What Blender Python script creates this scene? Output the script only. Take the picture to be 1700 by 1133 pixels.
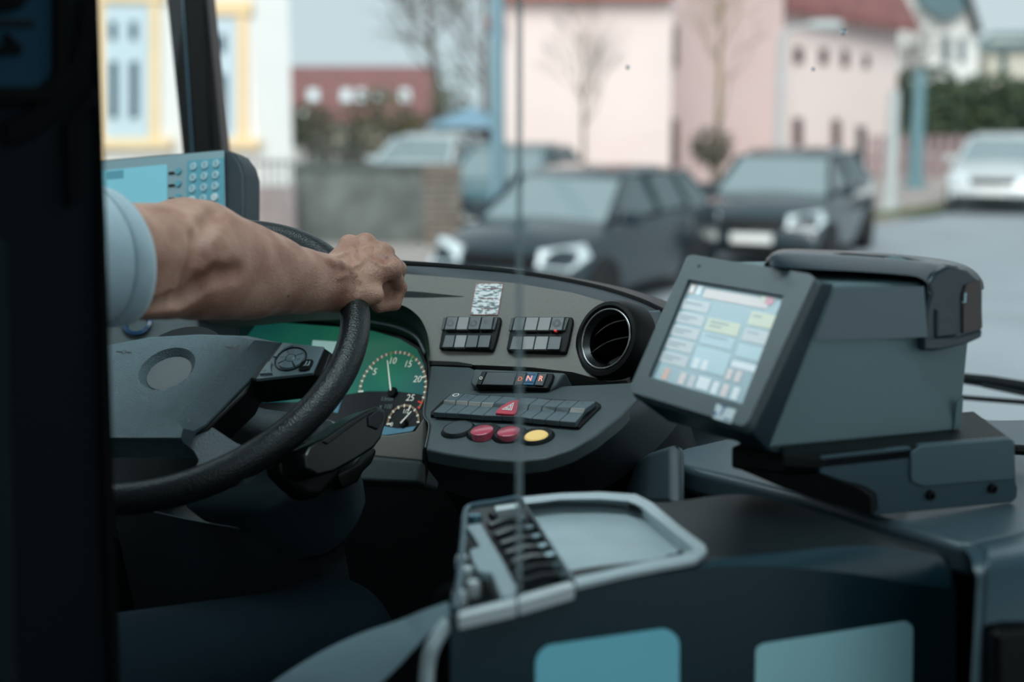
import bpy, bmesh, math, random
import numpy as np
from mathutils import Vector, Matrix
from mathutils.geometry import tessellate_polygon
random.seed(7)
for o in list(bpy.data.objects): bpy.data.objects.remove(o)
SC = bpy.context.scene
COL = SC.collection
# ------------------------------------------------------------------ camera
FPX = 2400.0; CX, CY = 850.0, 566.5
YAW = math.radians(23.6); PITCH = math.atan((566.5-150)/FPX)
CAM = Vector((0, 0, 2.3))
FW = Vector((-math.sin(YAW)*math.cos(PITCH), math.cos(YAW)*math.cos(PITCH), -math.sin(PITCH)))
RT = Vector((math.cos(YAW), math.sin(YAW), 0)); UPV = RT.cross(FW)
FH = Vector((-math.sin(YAW), math.cos(YAW), 0))           # horizontal forward of the camera
cd = bpy.data.cameras.new('camera'); cam = bpy.data.objects.new('camera', cd); COL.objects.link(cam)
cam.location = CAM; cam.rotation_euler = (math.pi/2-PITCH, 0, YAW)
cd.sensor_width = 36; cd.lens = 36*FPX/1700; cd.clip_start = .02; cd.clip_end = 600
cd.dof.use_dof = True; cd.dof.focus_distance = 1.80; cd.dof.aperture_fstop = 2.6
SC.camera = cam
# ------------------------------------------------------------------ sky and light
W = bpy.data.worlds.new('overcast_sky'); SC.world = W; W.use_nodes = True
bg = W.node_tree.nodes['Background']; bg.inputs[0].default_value = (.61, .705, .745, 1); bg.inputs[1].default_value = 1.06
sd = bpy.data.lights.new('hazy_sun', 'SUN'); sd.energy = 3.05; sd.angle = math.radians(35); sd.color = (1, .97, .94)
sun = bpy.data.objects.new('hazy_sun', sd); COL.objects.link(sun)
sun.rotation_euler = (math.radians(55), 0, math.radians(14))
VS = SC.view_settings; VS.view_transform = 'Standard'; VS.look = 'None'; VS.exposure = 0.0; VS.gamma = 1; VS.use_curve_mapping = False
# ------------------------------------------------------------------ geometry helpers
def ray(px, py): return FW + RT*((px-CX)/FPX) - UPV*((py-CY)/FPX)
def pt(px, py, D): return CAM + ray(px, py)*D
def hz(px, py, z):                                        # point at height z seen at a pixel
    r = ray(px, py); return CAM + r*((z-CAM.z)/r.z)
def vp(px, py, yc):                                       # point on a vertical plane yc in front of the camera
    r = ray(px, py); return CAM + r*(yc/r.dot(FH))
def G(xc, yc, z): return RT*xc + FH*yc + Vector((0, 0, z))
class Fr:
    def __init__(s, o, h, n):
        s.o = o.copy(); s.n = n.normalized(); s.h = (h - s.n*h.dot(s.n)).normalized(); s.u = s.n.cross(s.h)
    @classmethod
    def img(c, px, py, D, dh, du, b, o=None):             # plane whose sides look like dh, du at a pixel; b = lean of du
        r = Vector(((px-CX)/FPX, (CY-py)/FPX, 1)).normalized()
        Hh = Vector((dh[0], -dh[1], 0)).normalized(); Uu = Vector((du[0], -du[1], 0)).normalized()
        a = -(Hh.dot(Uu)+b*Hh.dot(r))/(Uu.dot(r)+b)
        tw = lambda v: RT*v.x + UPV*v.y + FW*v.z
        h = tw(Hh+r*a); u = tw(Uu+r*b); n = h.cross(u)
        p = pt(px, py, D) if o is None else o
        if n.dot(p-CAM) > 0: n = -n
        f = c(p, h, n)
        return f
    def hit(s, px, py, off=0.0):
        r = ray(px, py); q = s.o + s.n*off
        return CAM + r*((q-CAM).dot(s.n)/r.dot(s.n))
    def loc(s, x, y, z=0.0): return s.o + s.h*x + s.u*y + s.n*z
    def at(s, px, py, off=0.0): return Fr(s.hit(px, py, off), s.h, s.n)
    def xy(s, p): d = p-s.o; return d.dot(s.h), d.dot(s.u)
# ------------------------------------------------------------------ object helpers
def base(o, label=None, cat=None, group=None, kind=None):
    if label: o['label'] = label
    if cat: o['category'] = cat
    if group: o['group'] = group
    if kind: o['kind'] = kind
    return o
def thing(name, loc, label, cat, group=None):
    o = bpy.data.objects.new(name, None); COL.objects.link(o); o.empty_display_size = .05
    o.location = loc; o['_w'] = list(loc); return base(o, label, cat, group)
def obj(name, V, F, mat, parent=None, bevel=0, seg=2, smooth=False, label=None, cat=None, group=None, kind=None, subd=0, mats=None, mi=None, fix=True):
    L = Vector(parent['_w']) if parent else sum((Vector(v) for v in V), Vector())/len(V)
    me = bpy.data.meshes.new(name)
    me.from_pydata([tuple(Vector(v)-L) for v in V], [], [tuple(f) for f in F]); me.validate()
    if fix:
        bm = bmesh.new(); bm.from_mesh(me); bmesh.ops.recalc_face_normals(bm, faces=bm.faces); bm.to_mesh(me); bm.free()
    for m in (mats or [mat]): me.materials.append(m)
    if mi is not None: me.polygons.foreach_set('material_index', mi)
    o = bpy.data.objects.new(name, me); COL.objects.link(o); o['_w'] = list(L)
    if parent: o.parent = parent
    else: o.location = L
    if bevel:
        b = o.modifiers.new('bevel', 'BEVEL'); b.width = bevel; b.segments = seg; b.limit_method = 'ANGLE'; b.angle_limit = math.radians(35); b.harden_normals = True
    if subd:
        m = o.modifiers.new('subsurf', 'SUBSURF'); m.levels = subd; m.render_levels = subd
    if smooth or bevel or subd: me.polygons.foreach_set('use_smooth', [True]*len(me.polygons))
    if bevel == 0 and smooth == 'auto': 
        me.polygons.foreach_set('use_smooth', [True]*len(me.polygons))
        try: me.set_sharp_from_angle(angle=math.radians(40))
        except Exception: pass
    return base(o, label, cat, group, kind)
class MB:
    def __init__(s): s.V = []; s.F = []; s.M = []
    def add(s, V, F, m=0):
        k = len(s.V); s.V += [Vector(v) for v in V]; s.F += [tuple(i+k for i in f) for f in F]; s.M += [m]*len(F); return s
    def box(s, c, x, y, z, m=0):                          # centre, half-extent vectors
        V = [c+x*i+y*j+z*k for i in(-1,1) for j in(-1,1) for k in(-1,1)]
        return s.add(V, [(0,1,3,2),(4,6,7,5),(0,4,5,1),(2,3,7,6),(0,2,6,4),(1,5,7,3)], m)
    def prism(s, top, vec, m=0):                          # polygon extruded by vec
        n = len(top); V = [Vector(p) for p in top] + [Vector(p)+vec for p in top]
        F = [tuple(range(n)), tuple(range(2*n-1, n-1, -1))] + [(i, i+n, (i+1)%n+n, (i+1)%n) for i in range(n)]
        return s.add(V, F, m)
    def loft(s, rings, closed=True, caps=True, m=0):
        n = len(rings[0]); V = [p for r in rings for p in r]; F = []
        for i in range(len(rings)-1):
            for j in range(n if closed else n-1):
                a, b = i*n+j, i*n+(j+1)%n; F.append((a, b, b+n, a+n))
        if caps and closed: F += [tuple(range(n-1, -1, -1)), tuple(range((len(rings)-1)*n, len(rings)*n))]
        return s.add(V, F, m)
    def tube(s, pts, r, seg=8, m=0, caps=True):
        pts = [Vector(p) for p in pts]; rs = r if isinstance(r, (list, tuple)) else [r]*len(pts)
        t0 = (pts[1]-pts[0]).normalized(); a = t0.orthogonal().normalized(); rings = []
        for i, p in enumerate(pts):
            t = (pts[min(i+1, len(pts)-1)]-pts[max(i-1, 0)]).normalized()
            a = (a - t*a.dot(t)).normalized(); b = t.cross(a)
            rings.append([p+(a*math.cos(2*math.pi*k/seg)+b*math.sin(2*math.pi*k/seg))*rs[i] for k in range(seg)])
        return s.loft(rings, True, caps, m)
    def lathe(s, fr, prof, seg=40, m=0, closed=False):
        rings = [[fr.loc(r*math.cos(2*math.pi*k/seg), r*math.sin(2*math.pi*k/seg), z) for k in range(seg)] for r, z in prof]
        return s.loft(rings, True, not closed, m)
    def build(s, name, mat, parent=None, **k):
        if isinstance(mat, list): return obj(name, s.V, s.F, None, parent, mats=mat, mi=s.M, **k)
        return obj(name, s.V, s.F, mat, parent, **k)
def rnd(pts, r, seg=4):                                   # fillet the corners of a 2D polygon
    out = []; n = len(pts)
    for i in range(n):
        p, a, b = Vector(pts[i]), Vector(pts[i-1]), Vector(pts[(i+1)%n])
        da, db = (a-p), (b-p); ri = min(r if not isinstance(r, list) else r[i], da.length*.48, db.length*.48)
        A, B = p+da.normalized()*ri, p+db.normalized()*ri
        for k in range(seg+1):
            t = k/seg; q = A*(1-t)**2 + p*2*t*(1-t) + B*t*t; out.append((q.x, q.y))
    return out
def pp(fr, poly, z1, z0=0.0, px=True):                    # prism whose top face covers a pixel polygon
    top = [fr.hit(x, y, z1) for x, y in poly] if px else [fr.loc(x, y, z1) for x, y in poly]
    return MB().prism(top, -fr.n*(z1-z0))
def plate(name, fr, poly, z1, z0, mat, parent, r=0, bevel=0, px=True, **k):
    return pp(fr, rnd(poly, r) if r else poly, z1, z0, px).build(name, mat, parent, bevel=bevel, **k)
def text(name, s, fr, x, y, size, mat, parent, z=.0006, slant=0.0, align='CENTER', sx=1.0):
    c = bpy.data.curves.new('t', 'FONT'); c.body = s; c.size = size; c.align_x = align; c.align_y = 'CENTER'; c.extrude = .0002; c.resolution_u = 3
    t = bpy.data.objects.new('t', c); COL.objects.link(t); dg = bpy.context.evaluated_depsgraph_get()
    me = t.evaluated_get(dg).to_mesh(); V = [fr.loc(x+v.co.x*sx+v.co.y*slant, y+v.co.y, z+v.co.z) for v in me.vertices]; F = [tuple(p.vertices) for p in me.polygons]
    bpy.data.objects.remove(t); return obj(name, V, F, mat, parent)
def curve_pts(P, n=8):                                    # Catmull-Rom through points
    P = [Vector(p) for p in P]; Q = [P[0]*2-P[1]] + P + [P[-1]*2-P[-2]]; out = []
    for i in range(1, len(Q)-2):
        for k in range(n):
            t = k/n; a, b, c, d = Q[i-1:i+3]
            out.append(.5*((2*b)+(c-a)*t+(2*a-5*b+4*c-d)*t*t+(3*b-a-3*c+d)*t**3))
    return out + [P[-1]]
# ------------------------------------------------------------------ materials
def lin(c): return tuple((v/255/12.92 if v/255 <= .04045 else ((v/255+.055)/1.055)**2.4) for v in c)
MATS = {}
def mat(name, rgb, rough=.5, metal=0, bump=None, var=0, vscale=30, spec=.5, emit=0, coat=0, trans=0, col2=None, sheen=0):
    if name in MATS: return MATS[name]
    m = bpy.data.materials.new(name); m.use_nodes = True; nt = m.node_tree; b = nt.nodes['Principled BSDF']; c = (*lin(rgb), 1)
    b.inputs['Base Color'].default_value = c; b.inputs['Roughness'].default_value = rough; b.inputs['Metallic'].default_value = metal
    b.inputs['Specular IOR Level'].default_value = spec; b.inputs['Coat Weight'].default_value = coat; b.inputs['Coat Roughness'].default_value = .05
    b.inputs['Transmission Weight'].default_value = trans; b.inputs['Sheen Weight'].default_value = sheen
    tc = nt.nodes.new('ShaderNodeTexCoord')
    if emit: b.inputs['Emission Color'].default_value = c; b.inputs['Emission Strength'].default_value = emit
    if var or col2:
        nz = nt.nodes.new('ShaderNodeTexNoise'); nz.inputs['Scale'].default_value = vscale; nz.inputs['Detail'].default_value = 4
        cr = nt.nodes.new('ShaderNodeValToRGB'); cr.color_ramp.elements[0].position = .35; cr.color_ramp.elements[1].position = .65
        c2 = (*lin(col2), 1) if col2 else c
        cr.color_ramp.elements[0].color = tuple(v*(1-var) for v in c[:3])+(1,); cr.color_ramp.elements[1].color = tuple(min(1, v*(1+var)) for v in c2[:3])+(1,)
        nt.links.new(tc.outputs['Object'], nz.inputs['Vector']); nt.links.new(nz.outputs['Fac'], cr.inputs['Fac']); nt.links.new(cr.outputs['Color'], b.inputs['Base Color'])
        if emit: nt.links.new(cr.outputs['Color'], b.inputs['Emission Color'])
    if bump:
        kind = bump[2] if len(bump) > 2 else 'noise'
        if kind == 'cell':
            t = nt.nodes.new('ShaderNodeTexVoronoi'); out = 'Distance'
        else:
            t = nt.nodes.new('ShaderNodeTexNoise'); t.inputs['Detail'].default_value = 3; out = 'Fac'
        t.inputs['Scale'].default_value = bump[0]; bp = nt.nodes.new('ShaderNodeBump'); bp.inputs['Strength'].default_value = bump[1]; bp.inputs['Distance'].default_value = .001
        nt.links.new(tc.outputs['Object'], t.inputs['Vector']); nt.links.new(t.outputs[out], bp.inputs['Height']); nt.links.new(bp.outputs['Normal'], b.inputs['Normal'])
    MATS[name] = m; return m
def glassmat(name, tint=(1, 1, 1), refl=.06, rough=.0):
    if name in MATS: return MATS[name]
    m = bpy.data.materials.new(name); m.use_nodes = True; nt = m.node_tree; nt.nodes.remove(nt.nodes['Principled BSDF'])
    out = nt.nodes['Material Output']; tr = nt.nodes.new('ShaderNodeBsdfTransparent'); tr.inputs[0].default_value = (*tint, 1)
    gl = nt.nodes.new('ShaderNodeBsdfGlossy'); gl.inputs['Roughness'].default_value = rough; gl.inputs['Color'].default_value = (.9, .95, 1, 1)
    mx = nt.nodes.new('ShaderNodeMixShader'); mx.inputs[0].default_value = refl
    nt.links.new(tr.outputs[0], mx.inputs[1]); nt.links.new(gl.outputs[0], mx.inputs[2]); nt.links.new(mx.outputs[0], out.inputs[0])
    MATS[name] = m; return m
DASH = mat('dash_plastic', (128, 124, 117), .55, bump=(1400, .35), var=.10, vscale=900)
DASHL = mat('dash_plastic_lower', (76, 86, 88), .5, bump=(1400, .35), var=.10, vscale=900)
DARK = mat('dark_plastic', (24, 28, 30), .5, bump=(900, .2), spec=.35)
BLACK = mat('black_plastic', (7, 8, 9), .45, bump=(500, .05), spec=.25)
GLOSSB = mat('gloss_black', (6, 7, 8), .3, bump=(60, .01))
KEY = mat('switch_grey', (95, 96, 97), .38, bump=(1200, .1))
KEYB = mat('switch_blue_grey', (86, 100, 106), .4, bump=(1200, .1))
LEATH = mat('wheel_leather', (20, 24, 26), .38, bump=(420, .5, 'cell'))
PAD = mat('horn_pad', (86, 104, 110), .48, bump=(700, .8, 'cell'), var=.06, vscale=60)
CHROME = mat('chrome', (200, 205, 208), .18, 1, bump=(40, .02))
STEEL = mat('brushed_steel', (170, 184, 188), .42, .25, bump=(300, .08), var=.06, vscale=20)
RED = mat('red_plastic', (190, 40, 60), .35, bump=(200, .03))
WHITE = mat('white_print', (235, 235, 232), .6, bump=(200, .02))
# ================================================================== the street
ROAD = mat('asphalt', (150, 160, 166), .85, bump=(40, .3), var=.08, vscale=.6)
WALK = mat('paving', (168, 160, 156), .85, bump=(30, .3), var=.1, vscale=1.5)
def quad(name, pts, m, **k): return obj(name, pts, [tuple(range(len(pts)))], m, fix=False, **k)
obj('road', [(-90, -40, 0), (90, -40, 0), (90, 200, 0), (-90, 200, 0)], [(0, 1, 2, 3)], ROAD, kind='structure', fix=False)
def gp(px, py, z=0.0): return hz(px, py, z)
sw = [gp(-200, 432, .1), gp(420, 432, .1), gp(800, 425, .1), gp(1290, 395, .1), gp(1420, 372, .1), gp(1560, 345, .1), gp(1660, 300, .1), gp(1720, 255, .1), gp(1640, 215, .1), gp(600, 205, .1), gp(-200, 205, .1)]
MB().prism(sw, Vector((0, 0, -.14))).build('sidewalk', WALK, bevel=.02, kind='structure')
gv = [gp(1425, 366, .13), gp(1500, 354, .13), gp(1565, 345, .13), gp(1575, 335, .13), gp(1500, 346, .13), gp(1425, 355, .13)]
MB().prism(gv, Vector((0, 0, -.05))).build('grass_verge', mat('verge', (92, 100, 62), .9, bump=(30, .8), var=.2, vscale=4), kind='structure')
# --- houses
STUC = mat('white_render', (228, 228, 226), .9, bump=(12, .2), var=.02, vscale=.8)
YEL = mat('ochre_surround', (238, 212, 168), .9, bump=(14, .2), var=.03, vscale=2)
WFR = mat('window_frame_paint', (190, 208, 216), .5, bump=(20, .05))
PANE = mat('far_pane', (62, 84, 96), .12, bump=(3, .05))
def facebox(name, x0, x1, y0, y1, yc, depth, m, parent, yc1=None, **k):   # wall piece seen at a pixel rectangle, thick away from the viewer
    yc1 = yc if yc1 is None else yc1
    P = [vp(x0, y0, yc), vp(x1, y0, yc1), vp(x1, y1, yc1), vp(x0, y1, yc)]
    return MB().prism(P, FH*depth).build(name, m, parent, **k)
def wallbox(name, x0, x1, z0, z1, yc, depth, m, parent, yc1=None, **k):
    yc1 = yc if yc1 is None else yc1
    a, b = vp(x0, 300, yc), vp(x1, 300, yc1)
    P = [Vector((a.x, a.y, z0)), Vector((b.x, b.y, z0)), Vector((b.x, b.y, z1)), Vector((a.x, a.y, z1))]
    return MB().prism(P, FH*depth).build(name, m, parent, **k)
def window(parent, x0, x1, y0, y1, yc, panes, fm=WFR, yc1=None, sash=.06):
    w = facebox('window_frame', x0, x1, y0, y1, yc-.05, .12, fm, parent, yc1 and yc1-.05)
    for p in panes: facebox('pane', *p, yc-.075, .03, PANE, w, yc1 and yc1-.075)
    return w
yb = thing('house', vp(330, 300, 25) * 1, 'white rendered house with ochre window surrounds behind the cab pillar', 'house')
a, b = vp(-260, 300, 25), vp(487, 300, 25)
MB().prism([Vector((a.x, a.y, 0)), Vector((b.x, b.y, 0)), Vector((b.x, b.y, 9)), Vector((a.x, a.y, 9))], FH*8-RT*1.7).build('wall', STUC, yb)
for k, (x0, x1, top) in enumerate(((174, 247, 12), (322, 393, 33))):
    cx = (x0+x1)/2; hw = (x1-x0)/2
    facebox('surround', x0-9, x0, top-14, 232, 24.93, .2, YEL, yb); facebox('surround', x1, x1+17, top-14, 232, 24.93, .2, YEL, yb)
    facebox('lintel', x0-14, x1+24, top-34, top-10, 24.88, .25, YEL, yb); facebox('sill', x0-14, x1+36, 230, 246, 24.8, .35, YEL, yb)
    ps = []
    for sx in (x0+4, cx+1.5): ps += [(sx+3, sx+15, top+24, top+54), (sx+3, sx+17, top+90, top+184)]
    window(yb, x0, x1, top, 230, 24.95, ps)
facebox('corner_pilaster', 120, 166, -60, 330, 24.9, .3, YEL, yb)
# --- stone garden wall and brick pier
STONE = mat('garden_stone', (104, 108, 104), .95, bump=(6, .8), var=.3, vscale=2.2)
gw = thing('garden_wall', vp(600, 400, 21), 'long grey weathered stone garden wall with a brick pier', 'wall')
wallbox('wall', 486, 702, 0, 1.16, 21, .3, STONE, gw)
COPE = mat('coping', (84, 90, 84), .95, bump=(10, .5), var=.2, vscale=3)
for i in range(6): wallbox('coping_stone', 486+i*36.2, 486+i*36.2+35, 1.16, 1.24, 20.95, .4, COPE, gw, bevel=.01)
BR = mat('pier_brick', (122, 112, 104), .95, bump=(20, .5), var=.15, vscale=6)
for r in range(11):
    for c in range(2 + r % 2):
        xs = [702, 733, 765] if r % 2 == 0 else [702, 718, 749, 765]
        wallbox('brick', xs[c]+.8, xs[c+1]-.8, r*.114+.006, r*.114+.106, 20.9, .36, BR, gw)
lw = thing('low_fence', vp(440, 400, 20.5), 'low pinkish plinth with dark railings beside the white house', 'fence')
wallbox('plinth', 330, 488, 0, .95, 20.5, .3, mat('plinth', (150, 138, 136), .9, bump=(10, .4), var=.1, vscale=3), lw)
for i in range(13): wallbox('railing', 335+i*12, 337.5+i*12, .95, 1.35, 20.6, .03, mat('railing_iron', (40, 46, 46), .6, bump=(30, .1)), lw)
wallbox('rail', 333, 488, 1.27, 1.3, 20.6, .03, MATS['railing_iron'], lw)
# --- far red roofed house
ROOF = mat('red_tiles', (132, 88, 86), .85, bump=(14, .5), var=.15, vscale=3)
fh = thing('house', vp(610, 230, 56), 'far house with long red tiled roof and pale roof windows', 'house')
wallbox('wall', 470, 735, 0, 1.35, 56, 8, mat('cream_render', (205, 200, 184), .9, bump=(8, .1), var=.05, vscale=.5), fh)
P = [vp(462, 192, 55.6), vp(742, 192, 55.6), vp(722, 110, 60), vp(480, 110, 60)]
MB().prism(P, Vector((0, 0, -.25))).build('roof', ROOF, fh)
for cx in (520, 575, 601, 632, 672):
    q = [(cx-9, 168), (cx+9, 168), (cx+8, 148), (cx-8, 148)]
    rw = MB().prism([vp(x, y, 55.6+(192-y)/82*4.4-.12) for x, y in q], FH*.2).build('roof_window', mat('skylight', (225, 236, 238), .15, bump=(3, .02)), fh)
facebox('dormer', 494, 512, 180, 200, 54, 1.5, STUC, fh)
# --- pink house
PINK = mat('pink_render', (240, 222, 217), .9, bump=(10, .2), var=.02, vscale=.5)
PINK_SHADE = mat('pink_render_shade', (228, 200, 196), .9, bump=(10, .2), var=.03, vscale=.5)  # darker copy of the pink render, shade painted into its colour
ph = thing('house', vp(1000, 290, 30), 'large pink rendered house with red roof behind the parked cars', 'house')
wallbox('wall', 836, 1112, 0, 7.0, 30, 9, PINK, ph)
wallbox('middle_wing', 1112, 1292, 0, 7.6, 33.5, 9, PINK_SHADE, ph, 36)
a = vp(1290, 300, 37); b = vp(1482, 300, 40)
MB().prism([Vector((a.x, a.y, 0)), Vector((b.x, b.y, 0)), Vector((b.x, b.y, 4.1)), Vector((a.x, a.y, 4.5))], FH*9).build('side_wing', PINK, ph)
facebox('eaves_board', 812, 1118, -70, -3, 29.6, .5, mat('eaves', (176, 92, 70), .8, bump=(10, .2)), ph)
MB().prism([vp(806, 42, 29.5), vp(838, 42, 29.5), vp(838, 5, 31), vp(815, 20, 31)], FH*1.2).build('gable_end', MATS['eaves'], ph)
rp = [Vector((a.x, a.y, 4.2))-FH*.5, Vector((b.x, b.y, 3.8))-FH*.5+RT*.4, Vector((b.x, b.y, 6.6))+FH*4+RT*.2, Vector((a.x, a.y, 7.4))+FH*4]
MB().prism(rp, Vector((0, 0, .22))).build('roof', ROOF, ph)
def wingpane(px0, px1, y0, y1):
    t0 = (px0-1290)/192; t1 = (px1-1290)/192; f = lambda t: 37+3*t*(1-.04*(1-t))
    return facebox('window', px0, px1, y0, y1, f(t0)-.16, .3, mat('brown_window', (96, 74, 74), .3, bump=(5, .1)), ph, f(t1)-.16)
for r in ((1318, 1334, 78, 106), (1360, 1375, 80, 108), (1396, 1410, 82, 112), (1432, 1444, 84, 114), (1318, 1333, 196, 248), (1382, 1396, 198, 248)): wingpane(*r)
facebox('window', 1114, 1126, 42, 110, 33.2, .3, MATS['brown_window'], ph); facebox('door', 1112, 1126, 198, 280, 33.2, .3, MATS['brown_window'], ph)
facebox('base_band', 838, 962, 259, 275, 29.9, .2, mat('green_band', (52, 76, 84), .6, bump=(10, .1)), ph)
facebox('yellow_notice', 925, 945, 263, 273, 29.85, .04, mat('notice', (210, 168, 70), .6, bump=(10, .05)), ph)
# --- white gabled houses on the right
gh = thing('house', vp(1540, 220, 60), 'white gabled house with grey roof beyond the pink house', 'house')
a, b = vp(1440, 300, 58), vp(1625, 300, 58); zt = lambda y: 2.3+(150-y)/2400*58
MB().prism([Vector((a.x, a.y, 0)), Vector((b.x, b.y, 0)), vp(1622, 45, 58), vp(1596, -20, 58), vp(1500, -90, 58), vp(1440, 10, 58)], FH*9).build('wall', mat('pale_render', (226, 226, 222), .9, bump=(8, .1), var=.03, vscale=.4), gh)
SLATE = mat('slate', (92, 118, 124), .8, bump=(10, .3), var=.08, vscale=2)
MB().prism([vp(1530, 10, 57.5), vp(1570, 34, 57.5), vp(1604, 16, 57.5), vp(1590, -40, 57.5), vp(1500, -60, 57.5)], FH*.6).build('roof', SLATE, gh)
MB().prism([vp(1600, -30, 57.4), vp(1606, -30, 57.4), vp(1632, 54, 57.4), vp(1622, 56, 57.4)], FH*9.2).build('gable_trim', mat('dark_trim', (52, 56, 58), .7, bump=(10, .1)), gh)
for q in ((1566, 1578, 60, 104), (1592, 1602, 62, 104)): facebox('window', *q, 57.9, .2, PANE, gh)
ch = thing('house', vp(1690, 200, 75), 'cream house with low grey roof at the far right', 'house')
wallbox('wall', 1632, 1860, 0, 4.9, 75, 8, MATS['cream_render'], ch)
MB().prism([vp(1625, 72, 74.5), vp(1880, 66, 74.5), vp(1860, 50, 80), vp(1645, 54, 80)], Vector((0, 0, -.3))).build('roof', SLATE, ch)
facebox('window', 1660, 1672, 90, 115, 74.9, .2, PANE, ch)
# --- hedge and fence along the right
def leafcloud(name, mats, parent, blobs, n, size, seed, **k):
    rs = random.Random(seed); mb = MB()
    for i in range(n):
        c, r = rs.choice(blobs); v = Vector((rs.gauss(0, 1), rs.gauss(0, 1), rs.gauss(0, 1))).normalized(); p = c + Vector((v.x*r.x, v.y*r.y, v.z*r.z))*rs.uniform(.6, 1)
        a = Vector((rs.uniform(-1, 1), rs.uniform(-1, 1), rs.uniform(-1, 1))).normalized(); b = a.orthogonal().normalized(); s = size*rs.uniform(.6, 1.3)
        mb.add([p-a*s, p-b*s*.6, p+a*s, p+b*s*.6], [(0, 1, 2, 3)], rs.randrange(len(mats)))
    return mb.build(name, mats, parent, fix=False, **k)
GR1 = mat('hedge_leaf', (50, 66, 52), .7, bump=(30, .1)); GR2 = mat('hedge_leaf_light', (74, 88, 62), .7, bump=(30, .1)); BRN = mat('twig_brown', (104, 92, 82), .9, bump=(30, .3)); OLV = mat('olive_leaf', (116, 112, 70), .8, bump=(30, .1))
hd = thing('hedge', vp(1600, 230, 40), 'dense dark green hedge above the pinkish garden fence', 'hedge')
bl = [(vp(x, y, 40.5), Vector((1.0, .8, .75))) for x, y in ((1500, 170), (1530, 150), (1555, 185), (1590, 170), (1620, 190), (1650, 160), (1680, 180), (1710, 175), (1740, 170), (1500, 205), (1545, 208), (1600, 210), (1650, 208), (1700, 205))]
leafcloud('foliage', [GR1, GR2], hd, bl, 3800, .16, 3, kind='stuff')
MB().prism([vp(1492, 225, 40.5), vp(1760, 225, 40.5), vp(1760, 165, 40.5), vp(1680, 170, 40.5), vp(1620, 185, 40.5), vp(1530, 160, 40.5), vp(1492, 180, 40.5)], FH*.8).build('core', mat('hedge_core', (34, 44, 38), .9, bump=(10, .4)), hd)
gf = thing('garden_fence', vp(1520, 290, 38), 'pinkish slatted garden fence below the hedge', 'fence')
for i in range(19):
    x = 1424+i*17
    wallbox('slat', x, x+11, .12, 1.15, 37.5, .08, mat('fence_pink', (150, 128, 130), .8, bump=(10, .2), var=.06, vscale=2), gf)
wallbox('rail', 1422, 1750, .5, .6, 37.6, .06, MATS['fence_pink'], gf)
gt = thing('gate_post', vp(1430, 300, 36), 'dark gate post at the end of the pink house', 'post')
wallbox('shaft', 1422, 1434, 0, 1.35, 36, .2, MATS['dark_trim'], gt, bevel=.02); wallbox('cap', 1420, 1436, 1.35, 1.42, 35.96, .28, MATS['dark_trim'], gt, bevel=.02)
# --- posts and street lamps
POST = mat('post_paint_blue', (120, 150, 162), .5, bump=(10, .05)); POSTG = mat('galvanised', (186, 192, 192), .55, bump=(10, .05)); TEAL = mat('post_teal', (104, 140, 148), .5, bump=(10, .05))
def post(name, px, yc, r, z1, m, label, cat, arm=None):
    b_ = vp(px, 300, yc); b_.z = 0; t = thing(name, b_, label, cat)
    MB().tube([b_, b_+Vector((0, 0, z1))], [r*1.15, r*.9], 12).build('pole', m, t, smooth='auto')
    MB().tube([b_, b_+Vector((0, 0, .25))], r*1.6, 12).build('base_collar', m, t, smooth='auto')
    if arm:
        tp = b_+Vector((0, 0, z1)); e = tp + RT*arm + Vector((0, 0, arm*.35))
        MB().tube(curve_pts([tp, tp+RT*arm*.4+Vector((0, 0, arm*.25)), e], 5), r*.5, 8).build('arm', m, t, smooth='auto')
        MB().tube(curve_pts([e-RT*.05, e+RT*.2, e+RT*.5, e+RT*.62], 4), [.04, .06, .08, .09, .1, .1, .1, .1, .1, .09, .08, .06, .02], 10).build('lamp_head', m, t, smooth='auto')
    return t
post('street_post', 826, 18, .085, 6.5, POST, 'thick blue grey street post left of the pink house', 'post')
post('street_lamp', 1290, 27, .06, 3.3, POSTG, 'slim pale street lamp with curved arm before the pink wing', 'street lamp', arm=.5)
post('signpost', 1479, 27, .11, 2.3, POSTG, 'pale grey post standing on the grass verge', 'post')
post('street_post', 1519, 33, .15, 2.75, TEAL, 'teal painted post in front of the hedge', 'post')
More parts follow.
